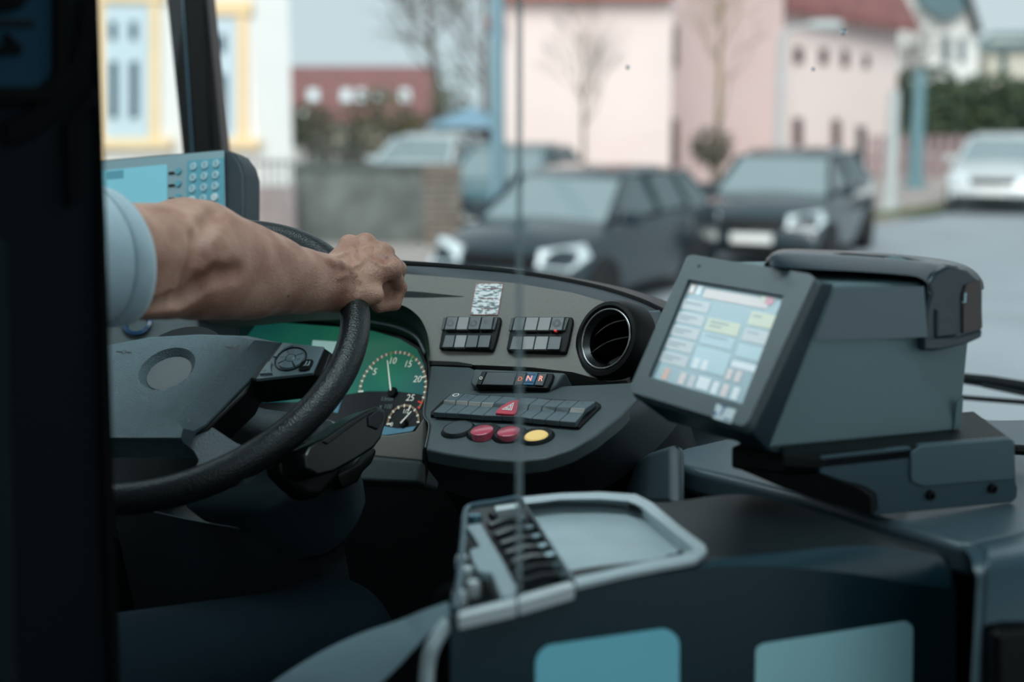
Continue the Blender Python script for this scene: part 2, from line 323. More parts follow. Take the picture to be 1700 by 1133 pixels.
# --- bare trees
def bare_tree(px, yc, h, spread, m, label, seed, depth=4, lean=0, trunk=.07, zb=0):
    rs = random.Random(seed); b_ = vp(px, 300, yc); b_.z = zb; t = thing('bare_tree', b_, label, 'tree', 'bare trees along the street')
    top = b_+Vector((0, 0, h*.92))+RT*lean
    MB().tube([b_, (b_+top)/2+RT*lean*.1, top], [trunk, trunk*.7, trunk*.2], 8).build('trunk', m, t, smooth='auto')
    mb = MB()
    def grow(p, d, l, r, k):
        q = p+d*l; mid = (p+q)/2 + Vector((rs.gauss(0, 1), rs.gauss(0, 1), rs.gauss(0, 1)))*l*.05
        mb.tube([p, mid, q], [r, r*.85, r*.65], 5 if k > 1 else 4)
        if k == 0: return
        for i in range(3 if k > 1 else 4):
            a = Vector((rs.gauss(0, 1), rs.gauss(0, 1), rs.gauss(0, .6)))*spread
            grow(p+d*l*rs.uniform(.55, 1), (d+a+Vector((0, 0, .12))).normalized(), l*rs.uniform(.55, .8), r*.55, k-1)
    for i in range(11):
        u = rs.uniform(.33, .95); al = rs.uniform(0, 6.28)
        grow(b_.lerp((b_+top)/2+RT*lean*.1, u*2) if u < .5 else ((b_+top)/2+RT*lean*.1).lerp(top, u*2-1), Vector((math.cos(al)*spread*1.5, math.sin(al)*spread*1.5, 1)).normalized(), h*.3*(1.1-u*.7), trunk*.32*(1.1-u*.6), depth-1)
    mb.build('branches', m, t, smooth=True, fix=False); return t
BK1 = mat('bark_grey', (116, 110, 104), .9, bump=(12, .6), var=.15, vscale=6); BK2 = mat('bark_olive', (142, 128, 96), .9, bump=(12, .6), var=.15, vscale=6)
bare_tree(968, 26, 3.6, .3, BK1, 'young bare tree in front of the pink gable wall', 11, trunk=.05)
bare_tree(1190, 27, 4.9, .5, BK2, 'olive barked bare tree before the pink side wing', 12, trunk=.07, depth=5)
bare_tree(1500, 42, 4.7, .55, BK1, 'bare tree with a wide crown beside the hedge', 13, trunk=.1, depth=5)
bare_tree(745, 45, 7.6, .75, BK1, 'tall bare tree leaning over the far red roof', 14, depth=5, trunk=.16, lean=-.8)
bare_tree(806, 40, 6.6, .6, BK1, 'tall bare tree just left of the blue street post', 15, trunk=.13, depth=5)
def bush(px, py, yc, rx, rz, mats, label, seed, n=700, name='shrub', group='shrubs beyond the garden wall'):
    c = vp(px, py, yc); g = Vector((c.x, c.y, 0)); t = thing(name, g, label, 'shrub', group)
    leafcloud('foliage', mats, t, [(c, Vector((rx, rx, rz))), (c-Vector((0, 0, rz*.5)), Vector((rx*.9, rx*.9, rz*.8)))], n, rx*.1, seed, kind='stuff')
    MB().tube([g, g+Vector((.05, 0, c.z*.5)), c], [.08, .06, .03], 6).build('stem', BK1, t, smooth='auto')
bush(630, 205, 34, 1.0, .9, [OLV, BRN], 'olive brown shrub in front of the far red roof', 21)
bush(562, 245, 24, .45, .45, [GR1, BRN], 'dark green shrub right behind the garden wall', 22)
bush(510, 205, 36, .8, .6, [OLV, GR2], 'olive shrub beside the corner of the white house', 23)
bush(748, 165, 44, .75, 1.2, [GR2, OLV, GR1], 'tall conical shrub at the end of the red roof', 24, name='conifer')
bush(1182, 238, 26.4, .42, .35, [GR1, BRN], 'small dark shrub at the foot of the olive barked tree', 26, group=None)
bush(700, 215, 38, .7, .5, [BRN, GR2], 'brown twiggy shrub beside the blue tent', 25)
# --- blue garden tent
tt = thing('garden_tent', vp(775, 230, 32), 'pale blue canvas garden tent behind the garden wall', 'tent')
pk = vp(785, 176, 33); cs = [vp(712, 212, 31.5), vp(838, 212, 31.5), vp(838, 205, 35), vp(712, 205, 35)]
BLUE = mat('tent_canvas', (140, 178, 200), .8, bump=(20, .2)); 
obj('canopy', [pk]+cs, [(0, 1, 2), (0, 2, 3), (0, 3, 4), (0, 4, 1), (4, 3, 2, 1)], BLUE, tt)
for c in cs: MB().tube([Vector((c.x, c.y, 0)), c], .04, 6).build('pole', POSTG, tt, smooth='auto')
facebox('side_cloth', 770, 826, 214, 262, 33, .06, mat('tent_red', (130, 96, 100), .8, bump=(10, .1)), tt)
# --- cars
def car(px, yc, yawdeg, paint, label, L=4.2, Wd=1.76, H=1.46):
    o = vp(px, 300, yc); o.z = 0
    f = (Matrix.Rotation(math.radians(yawdeg), 3, 'Z') @ Vector((0, -1, 0))); s = f.cross(Vector((0, 0, 1))); s = -s     # f: towards its nose, s: image right
    t = thing('car', o, label, 'car', 'cars parked across the street'); z_ = Vector((0, 0, 1)); w = Wd/2
    def p(y, x, z): return o - f*y + s*x + z_*z
    mb = MB(); prof = [(0, .38, .9), (.03, .62, .9), (.14, .74, .92), (.6, .86, .95), (1.05, .95, .97), (2.2, .97, 1), (L-.5, 1.0, .98), (L-.08, .98, .93), (L, .7, .9), (L-.02, .4, .9)]
    rings = []
    for y, z, k in prof:
        b0 = .24; rings.append([p(y, -w*k*.94, b0), p(y, -w*k, (b0+z)/2), p(y, -w*k*.97, z-.04), p(y, -w*k*.82, z+.01), p(y, 0, z+.035), p(y, w*k*.82, z+.01), p(y, w*k*.97, z-.04), p(y, w*k, (b0+z)/2), p(y, w*k*.94, b0)])
    mb.loft(rings).build('body', paint, t, smooth='auto')
    rf = [(1.0, .95, .86), (1.72, H-.1, .7), (2.0, H-.02, .68), (2.8, H, .68), (L-.75, H-.08, .67), (L-.2, 1.0, .8)]
    rr = [[p(y, -w*k, z-.05), p(y, -w*k*.9, z), p(y, w*k*.9, z), p(y, w*k, z-.05)] for y, z, k in rf]
    gb = MB()
    for i in range(1, len(rr)-2): gb.loft([rr[i], rr[i+1]], closed=False)
    for sx in (-1, 1):                                   # pillars
        for ya, yb_, za, zb, ka, kb in ((1.0, 1.72, .95, H-.1, .87, .71), (2.35, 2.3, .97, H-.06, .9, .69), (3.25, 3.15, .98, H-.08, .89, .68), (L-.25, L-.75, 1.0, H-.1, .83, .68)):
            gb.tube([p(ya, sx*w*ka, za), p(yb_, sx*w*kb, zb)], .045, 6)
    gb.build('roof', paint, t, smooth='auto', fix=False)
    GL = mat('car_glass', (128, 146, 150), .08, bump=(2, .02), spec=.9)
    obj('windscreen', [p(1.0, -w*.84, .95), p(1.0, w*.84, .95), p(1.74, w*.66, H-.1), p(1.74, -w*.66, H-.1)], [(0, 1, 2, 3)], GL, t)
    obj('rear_window', [p(L-.22, -w*.8, 1.0), p(L-.22, w*.8, 1.0), p(L-.78, w*.62, H-.1), p(L-.78, -w*.62, H-.1)], [(0, 1, 2, 3)], GL, t)
    for sx in (-1, 1):
        for (a1, a2, b1, b2) in ((1.2, 2.3, 1.75, 2.27), (2.38, 3.2, 2.33, 3.12), (3.28, L-.35, 3.18, L-.78)):
            obj('side_window', [p(a1, sx*w*.9, .97), p(a2, sx*w*.9, .98), p(b2, sx*w*.69, H-.09), p(b1, sx*w*.69, H-.09)], [(0, 1, 2, 3)], mat('car_side_glass', (70, 88, 92), .1, bump=(2, .02)), t)
        hl = [p(-.02, sx*w*.92, .56), p(-.02, sx*w*.5, .58), p(.05, sx*w*.5, .74), p(.2, sx*w*.92, .8), p(.28, sx*w*.97, .66)]
        MB().prism(hl, -f*.12).build('headlight', mat('headlamp', (225, 238, 242), .1, bump=(30, .2), spec=.8), t)
        mc = p(1.25, sx*w*1.07, .98); MB().box(mc, s*.1, f*.06, z_*.07).build('mirror', paint, t, bevel=.03)
        for yw in (.78, L-.85):
            wc = p(yw, sx*(w-.09), .31); wf = Fr(wc, f, s*sx)
            ty = MB().lathe(wf, [(.17, -.09), (.29, -.1), (.315, -.06), (.315, .06), (.29, .1), (.2, .1)], 24).build('tyre', mat('tyre_rubber', (20, 21, 22), .8, bump=(60, .2)), t, smooth='auto')
            MB().lathe(wf, [(.2, .085), (.19, .06), (.06, .075), (.02, .09)], 12).build('wheel_rim', POSTG, ty, smooth='auto')
    MB().prism([p(-.015, -w*.45, .56), p(-.015, w*.45, .56), p(.02, w*.48, .68), p(.02, -w*.48, .68)], -f*.05).build('grille', BLACK, t)
    MB().prism([p(-.03, -.27, .38), p(-.03, .27, .38), p(-.03, .27, .5), p(-.03, -.27, .5)], -f*.04).build('license_plate', WHITE, t)
    MB().prism([p(-.02, -w*.8, .25), p(-.02, w*.8, .25), p(-.01, w*.85, .36), p(-.01, -w*.85, .36)], -f*.05).build('lower_intake', BLACK, t)
    return t
car(826, 14.4, -4, mat('paint_navy', (14, 36, 46), .22, coat=.6, bump=(2, .01)), 'dark navy hatchback parked nearest the bus', 4.3)
car(1250, 18.4, 0, mat('paint_black', (26, 46, 54), .22, coat=.6, bump=(2, .01)), 'charcoal car with silver plate between the navy hatchback and verge', 4.3, 1.8, 1.5)
car(1648, 27, 0, mat('paint_silver', (206, 212, 214), .3, .3, coat=.5, bump=(2, .01)), 'white silver car facing the bus at the far right', 4.3)
car(655, 27, 8, mat('paint_pale', (205, 216, 220), .3, .2, coat=.5, bump=(2, .01)), 'pale silver car half hidden by the stone garden wall', 4.1)
car(790, 21.5, 8, mat('paint_teal', (60, 98, 106), .25, coat=.5, bump=(2, .01)), 'dark teal car behind the brick pier', 4.1)
# ================================================================== the bus shell
XL, XR, YF, YB, ZF, ZC = -1.75, 1.0, 2.5, -2.6, 1.0, 3.02
LINER = mat('bus_liner', (120, 128, 130), .7, bump=(200, .1)); FLR = mat('bus_floor', (52, 56, 58), .8, bump=(150, .2), var=.1, vscale=20)
X, Y, Z = Vector((1, 0, 0)), Vector((0, 1, 0)), Vector((0, 0, 1))
def slab(name, x0, x1, y0, y1, z0, z1, m, **k):
    return MB().box(Vector(((x0+x1)/2, (y0+y1)/2, (z0+z1)/2)), X*((x1-x0)/2), Y*((y1-y0)/2), Z*((z1-z0)/2)).build(name, m, **k)
S = dict(kind='structure')
slab('floor', XL, XR, YB, YF, ZF-.06, ZF, FLR, **S)
slab('ceiling', XL, XR, YB, YF, ZC, ZC+.06, LINER, **S)
slab('wall_front', XL, XR, YF, YF+.05, ZF-.5, 1.74, DARK, **S)
slab('wall_left', XL-.05, XL, YB, YF, ZF-.5, 1.86, DARK, **S)
slab('wall_right', XR, XR+.05, YB, YF, ZF-.5, 1.3, DARK, **S)
slab('wall_back', XL, XR, YB-.05, YB, ZF-.5, ZC, LINER, **S)  # carried up to the ceiling to shut out light from the rear
for k, y in enumerate((-2.55, -1.1, .35)): slab('trim_%d' % (k+2), XL-.04, XL+.02, y-.05, y+.05, 1.86, ZC, BLACK, **S)
for k, y in enumerate((-2.55, -.9, 1.0, 2.44)): slab('trim_%d' % (k+5), XR-.02, XR+.04, y-.05, y+.05, 1.3, ZC, BLACK, **S)
GLASS = glassmat('window_glass', (.93, .97, .97), .04)
wf = Fr(Vector((XL, YF, 1.74)), X, Vector((0, -1, .06)))
obj('window_1', [Vector((XL+.1, YF+.02, 1.74)), Vector((XR, YF+.02, 1.74)), Vector((XR, YF-.03, ZC)), Vector((XL+.1, YF-.03, ZC))], [(0, 1, 2, 3)], GLASS, **S)
obj('window_2', [Vector((XL, .4, 1.86)), Vector((XL, YF-.1, 1.86)), Vector((XL, YF-.1, ZC)), Vector((XL, .4, ZC))], [(0, 1, 2, 3)], GLASS, **S)
obj('window_3', [Vector((XR, -.9, 1.3)), Vector((XR, YF-.1, 1.3)), Vector((XR, YF-.1, ZC)), Vector((XR, -.9, ZC))], [(0, 1, 2, 3)], GLASS, **S)
slab('light_block_left', XL-.05, XL, YB, -.9, 1.86, ZC, LINER, **S); slab('light_block_right', XR, XR+.05, YB, -.9, 1.3, ZC, LINER, **S)  # unseen opaque walls put in to cut light from the rear
obj('window_4', [Vector((XL, -.9, 1.86)), Vector((XL, .3, 1.86)), Vector((XL, .3, ZC)), Vector((XL, -.9, ZC))], [(0, 1, 2, 3)], GLASS, **S)
# A pillar
pd = 2.86
pl = [pt(236, -420, pd), pt(307, -420, pd), pt(343, 0, pd), pt(368, 255, pd), pt(404, 660, pd), pt(333, 660, pd), pt(302, 262, pd), pt(275, 0, pd)]
ap = MB().prism(pl, FH*.1).build('trim_1', BLACK, bevel=.012, **S)
MB().prism([pt(291, -420+250, pd-.006), pt(294, -170, pd-.006), pt(321, 262, pd-.006), pt(318, 262, pd-.006)], FH*.01).build('pillar_highlight', mat('highlight_blue', (70, 104, 120), .3, bump=(100, .02)), ap)  # blue strip stands for the highlight line along the pillar
MB().prism([pt(313, -170, pd-.01), pt(325, -170, pd-.01), pt(350, 262, pd-.01), pt(338, 262, pd-.01)], FH*.012).build('pillar_cover', BLACK, ap)
# water drops on the windscreen
w1 = bpy.data.objects['window_1']
for (x, y, r) in ((1400, 53, .0055), (1350, 115, .0035), (1042, 112, .004), (695, 408, .003)):
    rr = ray(x, y); q = CAM + rr*((YF-.02)/rr.y)
    MB().lathe(Fr(q, X, -Y), [(r*.2, .0026), (r*.7, .002), (r, 0)], 10).build('water_drop', mat('water', (235, 245, 250), .02, trans=.9, bump=(50, .01)), w1, smooth=True)
# windscreen wiper at the lower right
wp = thing('windscreen_wiper', pt(1650, 650, 2.5), 'black windscreen wiper lying low on the windscreen, right of the ticket machine', 'wiper')
MB().tube([pt(1560, 624, 2.56), pt(1640, 634, 2.56), pt(1790, 656, 2.58), pt(2150, 730, 2.56)], [.009, .012, .011, .012], 6).build('arm', BLACK, wp, smooth='auto')
MB().prism([pt(1500, 650, 2.53), pt(1960, 686, 2.53), pt(1960, 694, 2.53), pt(1500, 657, 2.53)], FH*.012).build('blade', BLACK, wp, bevel=.002)
MB().tube([pt(1630, 640, 2.54), pt(1700, 655, 2.54), pt(1760, 655, 2.55)], .004, 6).build('bridge', DARK, wp, smooth='auto')

# unseen lamps added under the ceiling to brighten the cab
def lamp(loc, sx, sy, power, label):
    t = thing('added_fill_lamp', loc, label, 'lamp', 'added fill lamps')
    MB().box(loc+Z*-.015, X*sx/2, Y*sy/2, Z*.015).build('housing', LINER, t, bevel=.006)
    MB().box(loc+Z*-.033, X*(sx/2-.02), Y*(sy/2-.02), Z*.003).build('added_lamp_diffuser', mat('fill_lamp_diffuser', (225, 240, 245), .4, emit=1.5, bump=(100, .02)), t)
    ld = bpy.data.lights.new('fill_lamp_light', 'AREA'); ld.shape = 'RECTANGLE'; ld.size = sx-.04; ld.size_y = sy-.04; ld.energy = power; ld.color = (.75, .95, 1)
    lo = bpy.data.objects.new('fill_lamp_light', ld); COL.objects.link(lo); lo.parent = t; lo.location = (0, 0, -.042)
lamp(Vector((-.75, 1.35, ZC)), 1.5, .3, 9, 'added fill lamp, unseen, above the driver and windscreen')
lamp(Vector((-.1, -.6, ZC)), .3, 2.4, 5, 'added fill lamp, unseen, above the aisle')
# ================================================================== dashboard
UP = Fr.img(840, 520, 1.92, (1, 0), (.176, -1), .42)
LOW = Fr.img(850, 690, 1.8, (240, 16), (35, -34), 1.3, o=UP.hit(800, 606))
CL = Fr.img(650, 650, 2.03, (1, .03), (.17, -1), .25)
dash = thing('dashboard', pt(850, 800, 1.9), 'grey moulded driver dashboard with switch banks, air vent and instrument display', 'dashboard')
# upper panel
up_poly = [(330, 470), (480, 449), (600, 450), (660, 454), (750, 461), (860, 471), (950, 486), (1010, 503), (1045, 520), (1066, 545), (1072, 580), (1062, 612), (1040, 632), (1010, 634), (950, 618), (880, 610), (712, 603), (713, 580), (706, 545), (693, 524), (668, 508), (600, 503), (480, 508), (400, 516), (330, 520)]
_vf = Fr.img(1008, 562, 1.88, (1, .03), (.17, -1), .15); _vf = Fr(UP.hit(1007, 563, .016), _vf.h, _vf.n)
_T = [UP.hit(x, y) for x, y in up_poly]; _H = []
for k in range(36):
    p = _vf.loc(.0445*math.cos(2*math.pi*k/36), .0445*math.sin(2*math.pi*k/36)); _H.append(p-_vf.n*((p-UP.o).dot(UP.n)/_vf.n.dot(UP.n)))
_l = lambda p: Vector((*UP.xy(p), 0)); _n = len(_T); _V = _T+_H; _F = [tuple(t) for t in tessellate_polygon([[_l(p) for p in _T], [_l(p) for p in _H]])]
_V += [p-UP.n*.05 for p in _T]; _F += [(i, (i+1) % _n, _n+36+(i+1) % _n, _n+36+i) for i in range(_n)]
panel = obj('upper_panel', _V, _F, DASH, dash, smooth='auto')
# left part behind the wheel and under the arm
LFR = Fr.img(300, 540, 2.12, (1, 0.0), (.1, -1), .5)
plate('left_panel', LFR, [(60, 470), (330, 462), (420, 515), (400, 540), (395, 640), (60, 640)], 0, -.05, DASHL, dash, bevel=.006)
# rounded right lobe around the vent and lip on top
lip_px = [(300, 447), (400, 432), (480, 426), (560, 428), (660, 434), (760, 441), (860, 451), (930, 462), (1000, 477), (1060, 496), (1100, 514)]
lipD = [2.14, 2.1, 2.07, 2.04, 2.015, 1.99, 1.965, 1.945, 1.925, 1.905, 1.9]
LIP = curve_pts([pt(x, y+3, d) for (x, y), d in zip(lip_px, lipD)], 6)
MB().tube(LIP, .0042, 8).build('top_lip', BLACK, dash, smooth='auto')
# slope between lip and panel
mb = MB(); edge = curve_pts([UP.hit(x, y, -.004) for x, y in [(330, 472), (400, 460), (480, 451), (560, 451), (660, 455), (750, 462), (860, 472), (940, 485), (1005, 503), (1050, 526), (1075, 560)]], 6)
mb.loft([LIP, [a.lerp(b, .5)+UP.n*.003 for a, b in zip(LIP, edge)], edge], closed=False)
mb.build('top_slope', mat('dash_slope', (74, 80, 84), .5, bump=(1400, .35), var=.08, vscale=900), dash, smooth=True, fix=False)
# pod cover running forward and down to the windscreen
mb = MB(); r0 = LIP; r1 = [p+Vector((0, .10, -.012)) for p in LIP]; r2 = [Vector((p.x, max(p.y+.2, 2.1), 1.86)) for p in LIP]; r3 = [Vector((p.x, YF-.03, 1.75)) for p in LIP]
mb.loft([r0, r1, r2, r3], closed=False); mb.build('pod_cover', DARK, dash, smooth='auto', fix=False)
# right side of the pod
SIDE = [pt(1100, 514, 1.9), pt(1085, 545, 1.88), pt(1075, 600, 1.86), pt(1060, 640, 1.85)]
SID2 = [p+Vector((.05, .14, -.01)) for p in SIDE]; SID3 = [Vector((p.x+.08, YF-.1, 1.752+.1*(p.z-1.85))) for p in SIDE]
MB().loft([[UP.hit(1050, 520, -.01), UP.hit(1072, 560, -.01), UP.hit(1070, 600, -.01), UP.hit(1050, 632, -.01)], SIDE, SID2, SID3], closed=False).build('pod_side', mat('pod_side', (120, 134, 140), .5, bump=(900, .2)), dash, smooth=True, fix=False)
# shelf under the windscreen, right of the pod
obj('shelf', [Vector((-.75, 1.75, 1.73)), Vector((1.0, 1.75, 1.73)), Vector((1.0, YF, 1.745)), Vector((-.75, YF, 1.745)), Vector((-.75, 1.75, 1.66)), Vector((1.0, 1.75, 1.66)), Vector((1.0, YF, 1.66)), Vector((-.75, YF, 1.66))],
    [(0, 1, 2, 3), (4, 7, 6, 5), (0, 4, 5, 1), (1, 5, 6, 2), (2, 6, 7, 3), (3, 7, 4, 0)], mat('shelf_grey', (118, 132, 138), .5, bump=(700, .2)), dash, bevel=.01)
# black strips paint fold shading left of the sticker and shade between panels
plate('fold_shade', UP, [(640, 481.5), (700, 485), (770, 492.5), (700, 494), (640, 493)], .0006, -.004, BLACK, dash)
plate('gap_shade', UP, [(712, 599), (760, 601), (784, 605), (784, 609), (760, 607), (712, 606)], .001, -.03, BLACK, dash)
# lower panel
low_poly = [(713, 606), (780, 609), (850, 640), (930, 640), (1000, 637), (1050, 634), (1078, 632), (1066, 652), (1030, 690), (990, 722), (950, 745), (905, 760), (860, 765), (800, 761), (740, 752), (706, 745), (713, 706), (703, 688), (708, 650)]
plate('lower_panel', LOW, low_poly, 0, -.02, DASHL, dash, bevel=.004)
# skirt below the lower panel
sk0 = [LOW.hit(x, y, -.003) for x, y in [(704, 742), (740, 752), (800, 761), (860, 765), (905, 760), (950, 745), (990, 722), (1030, 690), (1066, 652), (1085, 628)]]
sk1 = [pt(x, y, d) for x, y, d in [(701, 768, 1.74), (740, 780, 1.73), (800, 790, 1.72), (860, 793, 1.71), (912, 786, 1.70), (965, 768, 1.69), (1010, 742, 1.70), (1055, 706, 1.72), (1095, 664, 1.75), (1115, 630, 1.78)]]
sk2 = [p+Vector((0, .06, -.05)) for p in sk1]; sk3 = [p+Vector((0, .22, -.22)) for p in sk1]; sk4 = [Vector((p.x, p.y+.3, 1.2)) for p in sk1]
q = lambda L: curve_pts(L, 5)
MB().loft([q(sk0), q([a.lerp(b, .4)+LOW.n*.004 for a, b in zip(sk0, sk1)]), q(sk1), q(sk2)], closed=False).build('skirt', mat('skirt_plastic', (58, 64, 68), .5, bump=(1200, .3)), dash, smooth=True, fix=False)
MB().loft([q(sk2), q(sk3), q(sk4)], closed=False).build('knee_panel', BLACK, dash, smooth=True, fix=False)
# column of the panel beside the display
LB = Fr.img(655, 745, 1.985, (1, .05), (.17, -1), .25)
plate('display_base', LB, [(520, 690), (580, 708), (640, 723), (688, 716), (703, 692), (701, 766), (620, 758), (520, 745)], 0, -.04, DASH, dash, bevel=.003)
plate('display_base_step', LB, [(520, 745), (620, 757), (699, 765), (694, 803), (600, 799), (520, 790)], .014, -.04, DASHL, dash, bevel=.006)
SA = [UP.hit(713, 600), LOW.hit(709, 650), LOW.hit(704, 690), LOW.hit(705, 742), LOW.hit(705, 742)-Z*.05]; SB = [p+FH*.14 for p in SA]
MB().loft([SA, SB], closed=False).build('display_side', DASH, dash, smooth='auto', fix=False)
MB().tube(curve_pts([LOW.hit(708, 650, .001), LOW.hit(703, 688, .001), LOW.hit(712, 706, .001), LOW.hit(706, 744, .001)], 4), .0009, 6).build('edge_bead', KEY, dash, smooth=True)
MB().lathe(LFR.at(228, 536, .004), [(.019, -.006), (.022, .004), (.017, .006), (.014, -.004)], 24, closed=True).build('speaker_ring', mat('ring_blue', (30, 70, 104), .25, bump=(100, .02)), dash, smooth='auto')
# ---- instrument display
ic_face = [(385, 534), (470, 532), (560, 539), (620, 547), (668, 560), (697, 578), (709, 605), (709, 660), (703, 695), (685, 716), (640, 723), (580, 712), (500, 690), (385, 670)]
ic = plate('instrument_display', CL, ic_face, 0, -.03, mat('display_face', (26, 28, 30), .25, bump=(100, .01)), dash)
GREENREFL = bpy.data.materials.new('reflection_green'); GREENREFL.use_nodes = True
def reflection_mat(m):
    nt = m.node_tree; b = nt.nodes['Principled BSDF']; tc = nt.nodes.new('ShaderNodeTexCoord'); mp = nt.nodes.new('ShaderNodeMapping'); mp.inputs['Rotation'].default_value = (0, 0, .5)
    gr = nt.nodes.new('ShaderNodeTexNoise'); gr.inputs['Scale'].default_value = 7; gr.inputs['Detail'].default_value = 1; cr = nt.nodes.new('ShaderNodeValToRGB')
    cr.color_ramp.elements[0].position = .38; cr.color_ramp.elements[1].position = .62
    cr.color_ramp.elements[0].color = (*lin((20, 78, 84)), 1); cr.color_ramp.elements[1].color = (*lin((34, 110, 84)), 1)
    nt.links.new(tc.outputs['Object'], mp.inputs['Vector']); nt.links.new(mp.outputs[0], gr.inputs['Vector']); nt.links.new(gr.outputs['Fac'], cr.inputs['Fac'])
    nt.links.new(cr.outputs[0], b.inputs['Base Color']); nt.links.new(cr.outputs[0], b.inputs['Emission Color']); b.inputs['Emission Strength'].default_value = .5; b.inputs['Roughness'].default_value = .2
reflection_mat(GREENREFL)
plate('green_reflection', CL, [(389, 538), (470, 536), (560, 543), (620, 550), (664, 563), (692, 580), (704, 606), (704, 656), (660, 650), (610, 650), (570, 656), (500, 668), (389, 668)], .0006, 0, GREENREFL, ic)  # green reflection in the cover glass, painted as a glowing field
SCRB = mat('display_blue', (74, 116, 134), .25, emit=.5, bump=(50, .01))
plate('info_panel', CL, [(543, 620), (581, 620), (560, 686), (520, 678)], .0012, 0, SCRB, ic)
plate('info_bar', CL, [(519, 565), (566, 568), (563, 590), (516, 588)], .0012, 0, mat('display_pale', (165, 205, 200), .3, emit=.5, bump=(50, .01)), ic)
plate('lower_rim', CL, [(625, 706), (660, 712), (690, 708), (684, 716), (640, 722.5), (612, 717)], .0012, 0, SCRB, ic)
PRT = mat('dial_print', (226, 226, 214), .5, emit=.35, bump=(50, .01)); TAN = mat('dial_tan', (150, 124, 98), .5, emit=.2, bump=(50, .01)); GRN = mat('dial_green', (90, 190, 110), .5, emit=.3, bump=(50, .01)); REDP = mat('dial_red', (220, 60, 50), .5, emit=.4, bump=(50, .01)); DIM = mat('dial_dim', (110, 122, 122), .5, emit=.1, bump=(50, .01))
def dial(cpx, cpy, R, a0, a1, nt_, labels, w, needle, nlen, lp, ts, parent):
    f = CL.at(cpx, cpy); mbt = MB(); arc = MB(); N = 48
    ring = lambda r: [f.loc(r*math.cos(math.radians(a0+(a1-a0)*k/N)), r*math.sin(math.radians(a0+(a1-a0)*k/N)), .0014) for k in range(N+1)]
    arc.loft([ring(R), ring(R-w)], closed=False); arc.build('dial_arc', TAN, parent, fix=False)
    for k in range(nt_+1):
        a = math.radians(a0+(a1-a0)*k/nt_); c, s_ = math.cos(a), math.sin(a); big = k % 5 == 0; l = .008 if big else .004; tw = .0011
        V = [f.loc(c*r-s_*t, s_*r+c*t, .0018) for r, t in ((R+.0003, -tw), (R+.0003, tw), (R-l, tw), (R-l, -tw))]
        mbt.add(V, [(0, 1, 2, 3)], 1 if (nt_ > 10 and k in (10, 15)) else (2 if (nt_ > 10 and k >= 25) else 0))
    mbt.build('dial_ticks', [PRT, GRN, REDP], parent, fix=False)
    for s_, a in labels:
        a = math.radians(a); text('dial_number', s_, f, (LP := {'1/2': .0165, '25': .0345}.get(s_, lp))*math.cos(a), LP*math.sin(a), ts, PRT, parent, .0018, .18)
    a = math.radians(needle); d = f.h*math.cos(a)+f.u*math.sin(a); e = f.n.cross(d)
    o_ = f.o+f.n*.006
    obj('needle', [o_-d*.002+e*.0013, o_-d*.002-e*.0013, o_+d*nlen-e*.0007, o_+d*nlen+e*.0007], [(0, 1, 2, 3)], PRT, parent)
    return f
sp = 250/27
a_of = lambda v: 184-v*8.1
dial(652, 648, .0565, 184, 184-25*8.1-8, 26, [('5', a_of(5)), ('10', a_of(10.4)), ('15', a_of(15)), ('20', a_of(20)), ('25', a_of(25))], .0032, 108, .044, .0425, .0135, ic)
MB().lathe(CL.at(652, 652, .001), [(.001, .004), (.006, .004), (.008, .0)], 24).build('dial_hub', BLACK, ic, smooth='auto')
fs = dial(670, 703, .0265, 186, 5, 8, [('0', 190), ('1/2', 84)], .0028, 50, .021, .0185, .0085, ic)
MB().lathe(CL.at(670, 704, .001), [(.001, .004), (.005, .004), (.007, .0)], 24).build('dial_hub', BLACK, ic, smooth='auto')
ft = CL.at(643, 668)
text('dial_unit', '1/min', ft, 0, .004, .0095, DIM, ic, .0018, .15); text('dial_unit', 'x 100', ft, 0, -.007, .0095, DIM, ic, .0018, .15)
text('info_number', '6', CL.at(556, 663), 0, 0, .02, PRT, ic, .002, .1)
# hood around the display
outer = [(330, 528), (400, 516), (480, 508), (600, 502), (660, 505), (690, 521), (706, 545), (713, 580), (714, 640), (708, 690)]
inner = [(330, 545), (400, 535), (480, 533), (560, 538), (620, 546), (668, 558), (698, 576), (710, 604), (711, 650), (706, 690)]
O = [UP.hit(x, y, .004) for x, y in outer]; I = [CL.hit(x, y, .002) for x, y in inner]
MB().loft([curve_pts(O, 5), curve_pts([a.lerp(b, .25)+CL.n*.004 for a, b in zip(O, I)], 5), curve_pts(I, 5)], closed=False).build('display_hood', BLACK, dash, smooth=True, fix=False)
tr = [(400, 527), (480, 523), (560, 527), (620, 535), (664, 545), (692, 561), (706, 588)]
MB().tube(curve_pts([CL.hit(x, y, .03) for x, y in tr], 6), .0022, 6).build('display_trim', mat('trim_grey', (120, 128, 134), .35, bump=(100, .02)), dash, smooth=True)
